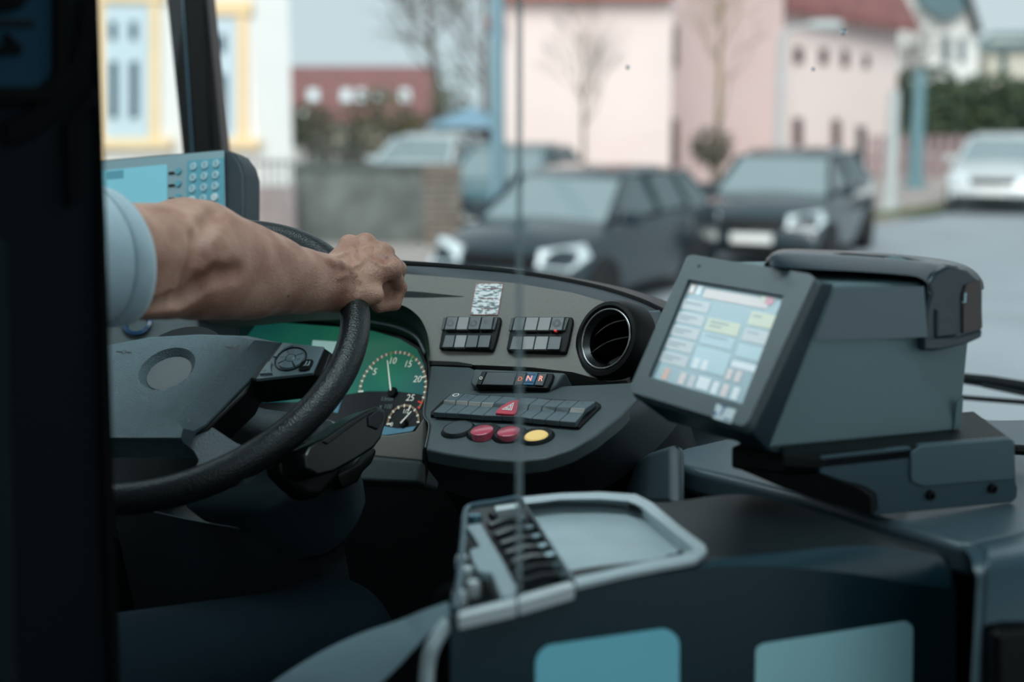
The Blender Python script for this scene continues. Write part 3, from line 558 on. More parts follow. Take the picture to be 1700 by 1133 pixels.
# ---- rocker switch banks
KG = [mat('key_shade_%d' % i, c, .36, bump=(1200, .1)) for i, c in enumerate(((86, 88, 88), (132, 130, 128), (68, 72, 74), (54, 60, 64)))]
def bank(house, top, mid, low, bot, ys, shades):
    hb = plate('switch_bank', UP, house, .006, -.01, BLACK, dash, bevel=.003)
    for i in range(4):
        for (A, B, y0, y1, sh) in ((top, mid, ys[0], ys[1], shades[0]), (low, bot, ys[2], ys[3], shades[1])):
            g = .8; poly = [(A[i]+g, y0), (A[i+1]-g, y0), (B[i+1]-g, y1), (B[i]+g, y1)]
            T = [UP.hit(poly[0][0], poly[0][1], .008), UP.hit(poly[1][0], poly[1][1], .008), UP.hit(poly[2][0], poly[2][1], .011), UP.hit(poly[3][0], poly[3][1], .011)] if y0 < 540 else [UP.hit(*poly[0], .008), UP.hit(*poly[1], .008), UP.hit(*poly[2], .0105), UP.hit(*poly[3], .0105)]
            MB().prism(T, -UP.n*.008).build('rocker_switch', KG[sh[i]], hb, bevel=.0008)
    for A, B in ((top, mid),):
        for e0, e1 in (((A[0]-5.5, A[0]-1), (B[0]-5, B[0]-1)), ((A[4]+1, A[4]+6), (B[4]+.5, B[4]+4))):
            MB().prism([UP.hit(e0[0], ys[0]+1, .007), UP.hit(e0[1], ys[0]+1, .008), UP.hit(e1[1], ys[1], .0095), UP.hit(e1[0], ys[1], .008)], -UP.n*.008).build('end_cap', KG[0], hb, bevel=.0006)
    return hb
b1 = bank([(740, 524.5), (831, 525.5), (831, 535), (824, 565), (818, 583), (729, 580), (728, 576), (733, 548)], [741.9, 761, 780, 799.8, 820.2], [737, 756, 775.5, 795, 816], [738.4, 756.4, 775.8, 795.5, 816], [733, 752.2, 771.1, 791.3, 811.8], (526.3, 547.3, 556.5, 577), ([0, 1, 2, 2], [2, 1, 3, 3]))
b2 = bank([(853, 525), (950, 525.5), (951, 535), (944, 570), (939, 587), (842, 584), (840, 578), (846, 548)], [854.1, 873.2, 895.1, 916.3, 938.1], [849.2, 868.3, 890.1, 911.3, 933.2], [850.6, 868.3, 889.4, 911.3, 933.2], [845, 865.4, 885, 907, 929], (526.8, 548.7, 558.6, 580.5), ([0, 1, 1, 0], [0, 1, 1, 2]))
plate('indicator_light', UP, [(920, 547.6), (924, 547.6), (923.5, 550), (919.5, 550)], .012, .008, mat('led_red', (230, 60, 50), .4, emit=.3, bump=(50, .01)), b2)
ICON = mat('engraved_icon', (60, 62, 64), .5, bump=(50, .01))
def ring_icon(fr, px, py, R, m, parent, z=.0102, w=.0006, arcs=((0, 360),)):
    f = fr.at(px, py, z)
    for a0, a1 in arcs:
        N = 14; rg = lambda r: [f.loc(r*math.cos(math.radians(a0+(a1-a0)*k/N)), r*math.sin(math.radians(a0+(a1-a0)*k/N)), .0004) for k in range(N+1)]
        MB().loft([rg(R), rg(R-w)], closed=False).build('icon', m, parent, fix=False)
for x in (747.5, 786): ring_icon(UP, x, 537, .0045, ICON, b1)
ring_icon(UP, 806, 535, .002, ICON, b1); ring_icon(UP, 924, 537, .0055, ICON, b2); ring_icon(UP, 924, 537, .0035, ICON, b2)
# ---- inspection sticker
stq = [(790.1, 470.5), (835.8, 470.2), (826.3, 523), (780.3, 522.6)]
STK = bpy.data.materials.new('sticker_foil'); STK.use_nodes = True
def foil(m):
    nt = m.node_tree; b = nt.nodes['Principled BSDF']; tc = nt.nodes.new('ShaderNodeTexCoord'); mp = nt.nodes.new('ShaderNodeMapping'); mp.inputs['Rotation'].default_value = (0, -.7, 0); mp.inputs['Scale'].default_value = (.5, 1, 1.5)
    nz = nt.nodes.new('ShaderNodeTexNoise'); nz.inputs['Scale'].default_value = 260; nz.inputs['Detail'].default_value = 2; cr = nt.nodes.new('ShaderNodeValToRGB'); cr.color_ramp.elements[0].position = .42; cr.color_ramp.elements[1].position = .54
    cr.color_ramp.elements[0].color = (*lin((120, 130, 132)), 1); cr.color_ramp.elements[1].color = (*lin((240, 240, 238)), 1)
    nt.links.new(tc.outputs['Object'], mp.inputs['Vector']); nt.links.new(mp.outputs[0], nz.inputs['Vector']); nt.links.new(nz.outputs['Fac'], cr.inputs['Fac']); nt.links.new(cr.outputs[0], b.inputs['Base Color']); b.inputs['Roughness'].default_value = .5
foil(STK)
st = plate('paper_sticker', UP, stq, .0012, 0, STK, dash, label='wrinkled silver white sticker with thin red border')
RB = mat('red_border', (196, 120, 116), .6, bump=(100, .02)); RT_ = mat('red_print', (150, 84, 84), .6, bump=(100, .02))
def sq(u, v): 
    a, b, c, d = [Vector(p) for p in stq]; return tuple(a.lerp(b, u).lerp(d.lerp(c, u), v))
for e in (((0, 0), (1, 0), (1, .012), (0, .012)), ((0, .988), (1, .988), (1, 1), (0, 1)), ((0, 0), (.016, 0), (.016, 1), (0, 1)), ((.984, 0), (1, 0), (1, 1), (.984, 1))): plate('border', UP, [sq(*p) for p in e], .0016, .001, RB, st)
rs = random.Random(4)
for v, u0, u1 in ((.17, .16, .84), (.49, .25, .8), (.81, .36, .72)):
    u = u0
    while u < u1:
        du = rs.uniform(.03, .09); plate('print_mark', UP, [sq(u, v-.012), sq(u+du, v-.012), sq(u+du, v+.014), sq(u, v+.014)], .0016, .001, RT_, st); u += du+.025
# ---- gear selector
S5 = lambda x, y: (700+x/5.3125, 600+y/5.3125)
SEL = Fr.img(850, 630, 1.85, (240, 10), (.22, -1), .5)
SEL = Fr(LOW.hit(860, 650, .004), SEL.h, SEL.n)
hs = plate('selector_housing', SEL, [S5(*p) for p in [(452, 62), (900, 78), (1275, 96), (1235, 150), (1185, 215), (1140, 255), (1085, 268), (800, 250), (480, 232), (435, 210), (424, 180), (440, 120)]], -.004, -.06, DASHL, dash, bevel=.004)
gs = plate('gear_selector', SEL, [S5(*p) for p in [(530, 84), (1165, 104), (1150, 170), (1110, 246), (470, 220)]], .002, -.02, BLACK, dash, bevel=.002)
plate('selector_strip', SEL, [S5(*p) for p in [(538, 92), (572, 93), (522, 207), (482, 204)]], .0036, 0, DARK, gs, bevel=.0006)
plate('selector_blank', SEL, [S5(*p) for p in [(578, 94), (842, 100), (806, 214), (528, 207)]], .0036, 0, mat('selector_grey', (46, 54, 58), .35, bump=(800, .08)), gs, bevel=.0008)
KN = mat('selector_blue', (28, 92, 128), .4, emit=.12, bump=(800, .08)); LED = mat('letter_glow', (255, 150, 130), .5, emit=.9, bump=(50, .01)); LEDO = mat('letter_glow_orange', (255, 120, 50), .5, emit=1.1, bump=(50, .01))
for nm, poly, m, ch, cpx, lm in (('D', [(848, 101), (926, 103), (888, 207), (812, 214)], MATS['selector_grey'], 'D', (868, 158), LEDO), ('N', [(932, 100), (1026, 104), (984, 210), (892, 205)], KN, 'N', (948, 152), LED), ('R', [(1032, 106), (1108, 108), (1068, 216), (990, 211)], MATS['selector_grey'], 'R', (1050, 155), LED)):
    pb = plate('gear_button', SEL, [S5(*p) for p in poly], .0042, 0, m, gs, bevel=.0008)
    x, y = S5(*cpx); text('gear_letter', ch, SEL.at(x, y, .0046), 0, 0, .0105 if ch != 'D' else .0085, lm, gs, 0, .1, sx=.95)
ring_icon(SEL, *S5(524, 150), .002, PRT, gs, z=.004)
for i in range(7):
    for y in (118, 184):
        x = 918+i*13 if y == 118 else 905+i*12
        plate('grip_dot', SEL, [S5(x, y-4), S5(x+6, y-4), S5(x+5, y+4), S5(x-1, y+4)], .0048, .004, BLACK, gs)
# ---- lower key row
rowh = plate('key_row', LOW, [S5(*p) for p in [(262, 276), (720, 304), (1548, 352), (1582, 375), (1575, 392), (1385, 580), (1340, 570), (540, 498), (75, 474), (78, 440), (180, 345)]], .004, -.01, BLACK, dash, bevel=.002)
tops = [(265, 280), (375, 288), (490, 298), (605, 303), (718, 310), (872, 319), (1025, 328), (1145, 340), (1265, 345), (1385, 350), (1535, 356)]
m1 = [(190, 345), (300, 350), (410, 355), (525, 365), (640, 370), (792, 378), (945, 385), (1065, 395), (1185, 405), (1310, 412), (1445, 420)]
m2 = [(185, 375), (295, 385), (405, 392), (515, 400), (622, 408), (778, 420), (935, 430), (1055, 440), (1175, 445), (1295, 455), (1425, 460)]
bt = [(98, 448), (205, 455), (312, 460), (425, 468), (540, 478), (702, 482), (858, 487), (965, 505), (1085, 515), (1210, 527), (1358, 538)]
RISE = mat('key_riser', (150, 146, 140), .4, bump=(900, .1)); RISED = mat('key_riser_dark', (70, 80, 84), .4, bump=(900, .1))
for i in range(10):
    V = []; hs_ = (.0095, .012, .008, .0105)
    for (L_, z) in zip((tops, m1, m2, bt), hs_):
        for j, g in ((i, 3), (i+1, -3)):
            x, y = S5(L_[j][0]+g, L_[j][1]); V.append(LOW.hit(x, y, z))
    V += [v-LOW.n*.007 for v in V]
    F = [(0, 1, 3, 2), (2, 3, 5, 4), (4, 5, 7, 6), (8, 10, 11, 9), (10, 12, 13, 11), (12, 14, 15, 13), (0, 8, 9, 1), (6, 7, 15, 14)] + [(a, a+2, a+10, a+8) for a in (0, 2, 4)] + [(a+1, a+9, a+11, a+3) for a in (0, 2, 4)]
    o = obj('rocker_key', V, F, None, rowh, mats=[KEYB, RISE if i < 4 or i == 9 else RISED], mi=[0, 1]+[0]*(len(F)-2))
    b = o.modifiers.new('bevel', 'BEVEL'); b.width = .0006; b.segments = 1
ring_icon(LOW, *S5(302, 300), .0042, PRT, rowh, z=.0112, w=.001)
for x, y in ((405, 308), (295, 425), (1180, 350), (1290, 370), (1420, 366)):
    ring_icon(LOW, *S5(x, y), .002, ICON, rowh, z=.0112)
hzb = plate('hazard_button', LOW, [S5(*p) for p in [(862, 333), (838, 440), (815, 466), (735, 463), (650, 456), (655, 440), (700, 395), (780, 352)]], .0132, .008, mat('hazard_red', (200, 52, 74), .35, bump=(300, .03)), dash, bevel=.001, label='red hazard warning button with white triangles')
tri = [(815, 362), (795, 434), (703, 426)]; cg = Vector((771, 407))
for s0, s1 in ((1.0, .78), (.55, .32)):
    P = [[LOW.hit(*S5(*(cg+(Vector(t)-cg)*s)), .0138) for t in tri] for s in (s0, s1)]
    obj('triangle_mark', P[0]+P[1], [(i, (i+1) % 3, 3+(i+1) % 3, 3+i) for i in range(3)], WHITE, hzb, fix=False)
# ---- round buttons
for k, (bx, by, cx, cy) in enumerate(((325, 615, 0, 0), (552, 637, 530, 605), (781, 657, 766, 615), (1016, 675, 1012, 668))):
    f = LOW.at(*S5(bx, by)); R = .0212
    bb = MB().lathe(f, [(.001, .004), (R*.80, .004), (R*.86, .0048), (R, .001), (R, -.004)], 40).build('round_button', DARK, dash, smooth='auto')
    if k in (1, 2): 
        fb = Fr(LOW.hit(*S5(cx, cy), .0095)-LOW.n*.009, LOW.h, LOW.n)
        MB().lathe(fb, [(.0005, .009), (R*.60, .009), (R*.63, .0085), (R*.635, .005), (R*.635, 0)], 40).build('red_cap', mat('cap_red', (205, 92, 112) if 0 else (204, 84, 104), .2, bump=(200, .03), coat=.5), bb, smooth='auto')
    elif k == 3:
        MB().lathe(LOW.at(*S5(cx, cy), .003), [(.0005, .0028), (R*.58, .0028), (R*.66, .0012)], 40).build('yellow_lens', mat('lens_yellow', (240, 198, 118), .3, emit=.25, bump=(60, .02)), bb, smooth='auto')
    else: MB().lathe(f, [(.0005, .0046), (R*.8, .0046), (R*.82, .0035)], 40).build('blank_cap', mat('blank_cap', (58, 68, 74), .4, bump=(900, .1)), bb, smooth='auto')
# ---- air vent
VF = Fr.img(1008, 562, UP.hit(1008, 562).dot(FW)-CAM.dot(FW), (1, .03), (.17, -1), .15)
VF = Fr(UP.hit(1007, 563, .016), VF.h, VF.n)
vr = .0465
vent = MB().lathe(VF, [(vr+.010, -.03), (vr+.006, -.004), (vr+.002, .003), (vr-.003, .004), (vr-.006, .001), (vr-.008, -.03)], 56, closed=True).build('air_vent', BLACK, dash, smooth='auto')
MB().lathe(VF, [(vr-.0065, .0022), (vr-.0078, .0034), (vr-.009, .0022)], 56, closed=True).build('chrome_ring', mat('vent_chrome', (150, 150, 150), .25, .9, bump=(30, .02)), vent, smooth=True)
MB().lathe(VF, [(vr-.008, .0), (vr-.014, -.006), (vr-.016, -.035), (.001, -.04)], 40, closed=True).build('vent_drum', GLOSSB, vent, smooth='auto')
for yy, dz in ((.017, -.006), (-.007, -.006)):
    w = .88*math.sqrt(max((vr-.012)**2-yy*yy, 1e-6)); N = 10
    r1 = [VF.loc(-w+2*w*k/N, yy+.004*math.sin(math.pi*k/N)+.42*(-w+2*w*k/N), dz+.004*math.sin(math.pi*k/N)) for k in range(N+1)]
    r2 = [p-VF.n*.026-VF.u*.012 for p in r1]
    MB().loft([r1, [p-VF.u*.0018 for p in r1], [p-VF.u*.0018 for p in r2], r2, r1], closed=False).build('vent_slat', mat('slat_black', (10, 11, 12), .3, bump=(300, .05)), vent, smooth='auto', fix=False)
# small knee structures in the dark behind the counter
KD = Fr.img(1060, 760, 1.76, (100, -40), (20, -100), .2)
plate('pedestal', KD, [(1002, 812), (1030, 782), (1075, 748), (1112, 735), (1112, 840), (1000, 840)], 0, -.02, mat('pedestal_grey', (60, 76, 82), .5, bump=(700, .2)), dash, bevel=.012)
# ================================================================== steering wheel
ang = math.radians
wn = Vector((math.sin(ang(5))*math.sin(ang(35)), -math.cos(ang(5))*math.sin(ang(35)), math.cos(ang(35))))
WF = Fr(pt(289.5, 589.3, 1.747), Vector((math.cos(ang(5)), math.sin(ang(5)), 0)), wn)
WR, Wr = .225, .0178
sw_ = thing('steering_wheel', WF.loc(0, 0, -.03), 'black leather steering wheel with grey horn pad and round emblem recess', 'steering wheel')
mb = MB(); rings = []
for i in range(97):
    a = 2*math.pi*i/96; d = WF.h*math.cos(a)+WF.u*math.sin(a); c = WF.o+d*WR
    rings.append([c+(d*math.cos(b)*Wr+WF.n*math.sin(b)*Wr*1.08) for b in [2*math.pi*k/20 for k in range(20)]])
mb.loft(rings, True, False).build('rim', LEATH, sw_, smooth=True, fix=False)
# horn pad with recess
top = [(110, 600), (150, 586), (186, 576), (250, 563), (330, 558), (395, 560), (424, 565), (398, 588), (375, 610), (345, 641), (318, 668), (292, 697), (304, 712), (300, 727), (186, 727), (110, 735)]
low = [(104, 596), (148, 582), (185, 572), (250, 560), (330, 555.5), (410, 558), (467, 569.5), (445, 596), (420, 624), (390, 655), (362, 684), (340, 706), (322, 716), (302, 731), (186, 731), (104, 741)]
ZT, ZL = .030, .012
T = [WF.hit(x, y, ZT) for x, y in top]; L_ = [WF.hit(x, y, ZL) for x, y in low]; B = [p-WF.n*.03 for p in L_]
er = .0345; EF = Fr(WF.hit(277, 612, ZT), WF.h, WF.n)
hole = [EF.loc(er*math.cos(2*math.pi*k/32), er*math.sin(2*math.pi*k/32)) for k in range(32)]
loc2 = lambda p: Vector((*EF.xy(p), 0))
tess = tessellate_polygon([[loc2(p) for p in T], [loc2(p) for p in hole]])
mb = MB(); mb.add(T+hole, [tuple(t) for t in tess])
pad = None
n = len(T); k0 = 0
V = T+hole+L_+B; F = [tuple(t) for t in tess]; o1 = n+32; o2 = o1+n
for i in range(n): j = (i+1) % n; F += [(i, j, o1+j, o1+i), (o1+i, o1+j, o2+j, o2+i)]
F.append(tuple(range(o2, o2+n)))
k1 = len(V); V += [EF.loc(er*.82*math.cos(2*math.pi*k/32), er*.82*math.sin(2*math.pi*k/32), -.0095) for k in range(32)]
for i in range(32): j = (i+1) % 32; F.append((n+i, n+j, k1+j, k1+i))
pad = obj('horn_pad', V, F, PAD, sw_, smooth='auto')
MB().lathe(EF, [(.0005, -.0075), (er*.78, -.0078), (er*.82, -.0092), (er*.82, -.012)], 32).build('emblem_cap', mat('emblem_grey', (92, 98, 100), .45, bump=(900, .1)), pad, smooth='auto')
BLK = mat('icon_black', (20, 24, 26), .5, bump=(50, .01))
fh = WF.at(384, 578, ZT+.0004)
obj('horn_icon', [fh.loc(*p) for p in ((-.011, .0018, 0), (-.003, .0018, 0), (.003, .0012, 0), (.009, .0062, 0), (.009, -.0058, 0), (.003, -.001, 0), (-.003, -.0008, 0))], [(0, 1, 2, 3, 4, 5, 6)], BLK, pad, fix=False)
fh2 = WF.at(206, 585, ZT+.0004); ring_icon(WF, 206, 585, .003, BLK, pad, z=ZT+.0004)
MB().add([fh2.loc(-.011, .001, 0), fh2.loc(-.003, .001, 0), fh2.loc(-.003, -.0005, 0), fh2.loc(-.011, -.0005, 0)], [(0, 1, 2, 3)]).add([fh2.loc(.003, .001, 0), fh2.loc(.01, .001, 0), fh2.loc(.01, -.0005, 0), fh2.loc(.003, -.0005, 0)], [(0, 1, 2, 3)]).build('light_icon', BLK, pad, fix=False)
# dark side shoulder of the pad
plate('pad_shoulder', WF, [(467, 571), (474, 575), (428, 632), (418, 632), (408, 652), (345, 712), (320, 722), (362, 684), (420, 624)], .009, -.03, BLACK, sw_, bevel=.003)
# lower spoke
plate('lower_spoke', WF, rnd([(338, 708), (352, 709), (392, 736), (440, 752), (400, 785), (300, 808), (240, 815), (300, 792), (322, 780), (331, 765), (322, 749), (304, 735), (318, 722)], 6), .006, -.014, mat('spoke_leather', (78, 88, 94), .45, bump=(420, .5, 'cell')), sw_, bevel=.005, seg=3)
# mirrored lower spoke on the hidden side
mir = lambda p: WF.loc(-WF.xy(p)[0], WF.xy(p)[1], .006)
sp_ = [WF.hit(x, y, .006) for x, y in [(338, 708), (392, 736), (440, 752), (400, 785), (300, 808), (331, 765), (304, 735)]]
MB().prism([mir(p) for p in sp_], -WF.n*.02).build('lower_spoke', MATS['spoke_leather'], sw_, bevel=.005)
# side spoke with buttons
bp_ = [(469.2, 568.6), (538.4, 576), (519, 619.3), (424.3, 629.8)]
ws = plate('switch_pod', WF, [(462, 570), (538.4, 576), (552, 585), (535, 628), (519, 621), (424.3, 632), (405, 628)], .012, -.028, BLACK, sw_, bevel=.004)
face = plate('pod_face', WF, bp_, .0145, .01, mat('pod_face', (104, 120, 126), .4, bump=(1200, .1)), ws, bevel=.0008)
MB().prism([mir(WF.hit(x, y, .012))+WF.n*.006 for x, y in bp_], -WF.n*.04).build('switch_pod', BLACK, sw_, bevel=.004)
S10 = lambda x, y: (400+x/10.625, 560+y/10.625)
fd = WF.at(*S10(880, 395), .0145); dr = .0180
MB().lathe(fd, [(dr*1.07, .0002), (dr*1.09, .0012), (dr*1.02, .0012), (dr*1.02, -.001)], 40, closed=True).build('dial_bezel', BLACK, ws, smooth='auto')
fd = Fr(WF.hit(*S10(875, 370), .0185), WF.h, WF.n)
for q in range(4):
    a0, a1 = q*90+38+4, q*90+128-4; N = 10; R0, R1 = .0062, .0156
    arcp = lambda R, z: [fd.loc(R*math.cos(ang(a0+(a1-a0)*k/N)), R*math.sin(ang(a0+(a1-a0)*k/N)), z) for k in range(N+1)]
    poly = arcp(R1, 0)+arcp(R0, .0006)[::-1]
    MB().prism(poly, -WF.n*.005).build('dial_key', mat('dial_key', (112, 130, 136), .38, bump=(900, .05)), ws, bevel=.0005)
MB().lathe(fd, [(.016, -.0045), (.0165, -.005)], 32).build('dial_base', GLOSSB, ws, smooth='auto')
MB().lathe(fd, [(.0005, .0022), (.0034, .0018), (.0055, .0002), (.0057, -.004)], 28).build('dial_knob', MATS['dial_key'], ws, smooth='auto')
GRY = mat('icon_pale', (150, 164, 168), .5, bump=(50, .01))
text('dial_text', 'OFF', fd, 0, 0, .0042, GRY, ws, .0024, .1)
text('dial_text', 'LIM', fd, -.0105, .001, .0034, GRY, ws, .001, .1); text('dial_text', '+', fd, .002, .0112, .0048, GRY, ws, .001, .1); text('dial_text', '-', fd, -.002, -.0112, .0048, GRY, ws, .001, .1); text('dial_text', 'RES', fd, .0106, .0, .0032, GRY, ws, .001, .1)
plate('phone_button', WF, [S10(*p) for p in [(558, 335), (640, 235), (735, 130), (800, 112), (925, 140), (840, 165), (720, 235), (660, 290), (622, 342)]], .0172, .014, MATS['dial_key'], ws, bevel=.0006)
plate('hang_up_button', WF, [S10(*p) for p in [(475, 428), (548, 432), (525, 490), (525, 560), (548, 632), (320, 642), (390, 540)]], .0178, .014, MATS['dial_key'], ws, bevel=.0006)
for cxy, s_ in (((745, 180), '('), ((415, 590), '=')): text('key_icon', s_, WF.at(*S10(*cxy), .0184), 0, 0, .007, GRY, ws, 0, .1)
plate('cruise_button', WF, rnd([S10(*p) for p in [(1010, 560), (1060, 440), (1160, 385), (1270, 392), (1262, 450), (1200, 560), (1110, 582), (1030, 582)]], 2.0), .0172, .014, BLACK, ws, bevel=.0006)
for x0 in (1095, 1150): plate('cruise_mark', WF, [S10(x0, 505), S10(x0+50, 495), S10(x0+66, 455), S10(x0+78, 420), S10(x0+55, 425), S10(x0+38, 470)], .0176, .017, GRY, ws)
# ================================================================== steering column
CF = Fr(WF.loc(0, 0, -.06), WF.h, WF.n)
colm = thing('steering_column', WF.loc(0, -.1, -.3), 'dark steering column shroud with control stalk under the wheel', 'steering column')
cover = [(250, 640), (330, 640), (440, 668), (500, 676), (548, 688), (566, 706), (570, 735), (556, 770), (532, 802), (500, 824), (430, 838), (350, 840), (280, 838), (220, 835), (160, 828), (120, 780), (150, 660)]
plate('shroud', CF, cover, -.035, -.16, mat('shroud_plastic', (40, 56, 62), .5, bump=(1000, .3)), colm, bevel=.02, seg=3)
MB().tube([CF.loc(0, 0, .05), CF.loc(0, 0, -.02)], .06, 24).build('hub', BLACK, colm, smooth='auto')
MB().tube([CF.loc(0, 0, -.12), CF.loc(0, -.05, -.5)], .06, 16).build('shaft', BLACK, colm, smooth='auto')
# stalk
SF = Fr.img(570, 740, 1.655, (100, -70), (50, 100), .15)
plate('stalk_boot', SF, [(462, 764), (486, 748), (512, 728), (540, 735), (560, 760), (575, 778), (560, 800), (535, 826), (512, 826), (488, 806), (468, 785)], -.02, -.05, BLACK, colm, bevel=.008)
stalk = plate('control_stalk', SF, [(506, 756), (515, 742), (545, 724), (580, 698), (606, 683), (627, 674), (641, 681), (645, 691), (634, 728), (622, 744), (590, 765), (555, 784), (528, 790), (510, 780)], .02, -.022, GLOSSB, colm, bevel=.009, seg=3)
plate('stalk_button', SF, [(612, 692), (627, 680), (637, 684), (638, 696), (628, 714), (613, 708)], .0225, .01, DARK, stalk, bevel=.002)
plate('stalk_ridge', SF, [(536, 733), (580, 702), (606, 688), (622, 679), (618, 686), (585, 708), (545, 738)], .0225, .01, DARK, stalk, bevel=.002)
plate('lower_stalk', SF, [(560, 790), (600, 770), (624, 742), (626, 752), (618, 770), (604, 784), (596, 800), (570, 812)], -.03, -.05, BLACK, colm, bevel=.006)
# knee tray below the column
kt = [(185, 838), (252, 850), (330, 866), (430, 880), (510, 868), (560, 846)]
K0 = [pt(x, y, d) for (x, y), d in zip(kt, (1.66, 1.68, 1.70, 1.72, 1.75, 1.78, 1.82))]; K1 = [p+Vector((.0, .02, .012)) for p in K0]; K2 = [p+Vector((0, .2, .03)) for p in K0]; K3 = [p+Vector((.03, .05, -.35)) for p in K0]
Q = lambda L: curve_pts(L, 5)
MB().loft([Q(K1), Q(K0), Q(K3)], closed=False).build('knee_tray', mat('tray_black', (26, 34, 38), .4, bump=(600, .2)), colm, smooth='auto', fix=False)
MB().tube(Q(K0), .0016, 6).build('lip_highlight', KEYB, colm, smooth=True)  # paler tube stands for the highlight along the tray edge
# ================================================================== the driver
def sdf_mesh(prims, h, k0=.006):
    P = np.array([v for p in prims for v in (p[0], p[1])], float); R = max(max(p[2], p[3]) for p in prims)
    lo = P.min(0)-R-3*h; hi = P.max(0)+R+3*h; n = np.ceil((hi-lo)/h).astype(int)+1
    D = np.full(n, .05, np.float32)
    ax = [lo[i]+np.arange(n[i])*h for i in range(3)]
    for a, b, ra, rb, k in prims:
        a = np.array(a); b = np.array(b); m = max(ra, rb)+abs(k)*1.2+2*h
        i0 = np.maximum(((np.minimum(a, b)-m-lo)/h).astype(int), 0); i1 = np.minimum(((np.maximum(a, b)+m-lo)/h).astype(int)+2, n)
        x = ax[0][i0[0]:i1[0], None, None]-a[0]; y = ax[1][None, i0[1]:i1[1], None]-a[1]; z = ax[2][None, None, i0[2]:i1[2]]-a[2]
        d = b-a; L2 = max(d@d, 1e-12); t = np.clip((x*d[0]+y*d[1]+z*d[2])/L2, 0, 1)
        dist = np.sqrt((x-t*d[0])**2+(y-t*d[1])**2+(z-t*d[2])**2)-(ra+(rb-ra)*t)
        sl = (slice(i0[0], i1[0]), slice(i0[1], i1[1]), slice(i0[2], i1[2])); o = D[sl]
        if k > 0:
            hh = np.clip(.5+.5*(o-dist)/k, 0, 1); D[sl] = o*(1-hh)+dist*hh-k*hh*(1-hh)
        else:
            kk = -k; hh = np.clip(.5-.5*(o+dist)/kk, 0, 1); D[sl] = o*(1-hh)-dist*hh+kk*hh*(1-hh)
    # surface nets
    S = D < 0
    c = [D[i:n[0]-1+i, j:n[1]-1+j, k:n[2]-1+k] for i in (0, 1) for j in (0, 1) for k in (0, 1)]
    s = [v < 0 for v in c]; cnt = sum(v.astype(np.int8) for v in s); act = (cnt > 0) & (cnt < 8)
    I = np.argwhere(act); cv = np.stack([v[act] for v in c], 1); off = np.array([(i, j, k) for i in (0, 1) for j in (0, 1) for k in (0, 1)], float)
    acc = np.zeros((len(I), 3)); w = np.zeros(len(I))
    for p in range(8):
        for q in range(p+1, 8):
            if abs(off[p]-off[q]).sum() != 1: continue
            a, b = cv[:, p], cv[:, q]; m = (a < 0) != (b < 0); t = np.where(m, a/np.where(m, a-b, 1), 0)
            acc += m[:, None]*(off[p]+t[:, None]*(off[q]-off[p])); w += m
    V = lo+(I+acc/w[:, None])*h
    idx = -np.ones(act.shape, np.int64); idx[act] = np.arange(len(I)); F = []
    for axis in range(3):
        e = [0, 0, 0]; e[axis] = 1
        A = S[tuple(slice(0, n[i]-e[i]) for i in range(3))]; B = S[tuple(slice(e[i], n[i]) for i in range(3))]
        E = np.argwhere(A != B); u, v = (axis+1) % 3, (axis+2) % 3
        E = E[(E[:, u] > 0) & (E[:, v] > 0)]; fl = A[tuple(E.T)]
        du = np.zeros(3, int); du[u] = 1; dv = np.zeros(3, int); dv[v] = 1
        ok = (E[:, u] < act.shape[u]) & (E[:, v] < act.shape[v]); E = E[ok]; fl = fl[ok]
        q = np.stack([idx[tuple((E-du-dv).T)], idx[tuple((E-dv).T)], idx[tuple(E.T)], idx[tuple((E-du).T)]], 1)
        q[~fl] = q[~fl][:, ::-1]; F.append(q)
    F = np.concatenate(F); F = F[(F >= 0).all(1)]
    return V, F
def npmesh(name, parts, m, parent, smooth_it=0):
    L = np.array(parent['_w']); off = 0; Vs = []; Fs = []
    for V, F in parts: Vs.append(V-L); Fs.append(F+off); off += len(V)
    me = bpy.data.meshes.new(name); me.from_pydata(np.concatenate(Vs).tolist(), [], np.concatenate(Fs).tolist()); me.materials.append(m)
    me.polygons.foreach_set('use_smooth', [True]*len(me.polygons))
    o = bpy.data.objects.new(name, me); COL.objects.link(o); o.parent = parent; o['_w'] = list(L)
    if smooth_it:
        s = o.modifiers.new('smooth', 'SMOOTH'); s.factor = .5; s.iterations = smooth_it
    return o
def chain(pts, k=.02): return [(tuple(pts[i][0]), tuple(pts[i+1][0]), pts[i][1], pts[i+1][1], k) for i in range(len(pts)-1)]
J = lambda x, y, d: pt(x, y, d)
# forearm and upper arm, wrist to shoulder
arm = [(J(20, 400, 1.30), .052), (J(110, 418, 1.38), .050), (J(190, 428, 1.44), .051), (J(255, 431, 1.485), .0530), (J(310, 431, 1.525), .0535), (J(360, 438, 1.57), .0500), (J(410, 449, 1.61), .0455), (J(455, 459, 1.65), .0405), (J(500, 467, 1.695), .0345), (J(535, 470, 1.73), .0305), (J(556, 470, 1.745), .0285)]
pr = chain(arm, .02)
pr += [(tuple(J(305, 372, 1.525)), tuple(J(335, 372, 1.55)), .020, .019, .03),      # elbow point
       (tuple(J(345, 402, 1.57)), tuple(J(430, 434, 1.64)), .028, .022, .03),       # brachioradialis
       (tuple(J(330, 482, 1.52)), tuple(J(420, 484, 1.60)), .024, .022, .03),       # flexor belly
       (tuple(J(230, 488, 1.44)), tuple(J(280, 492, 1.48)), .024, .020, .02),       # biceps end
       (tuple(J(540, 448, 1.742)), tuple(J(546, 446, 1.746)), .012, .012, .012)]    # wrist bone
pr += [(tuple(J(302, 497, 1.455)), tuple(J(330, 470, 1.475)), .004, .003, -.012), (tuple(J(296, 500, 1.45)), tuple(J(258, 508, 1.425)), .003, .003, -.010)]  # inner elbow crease
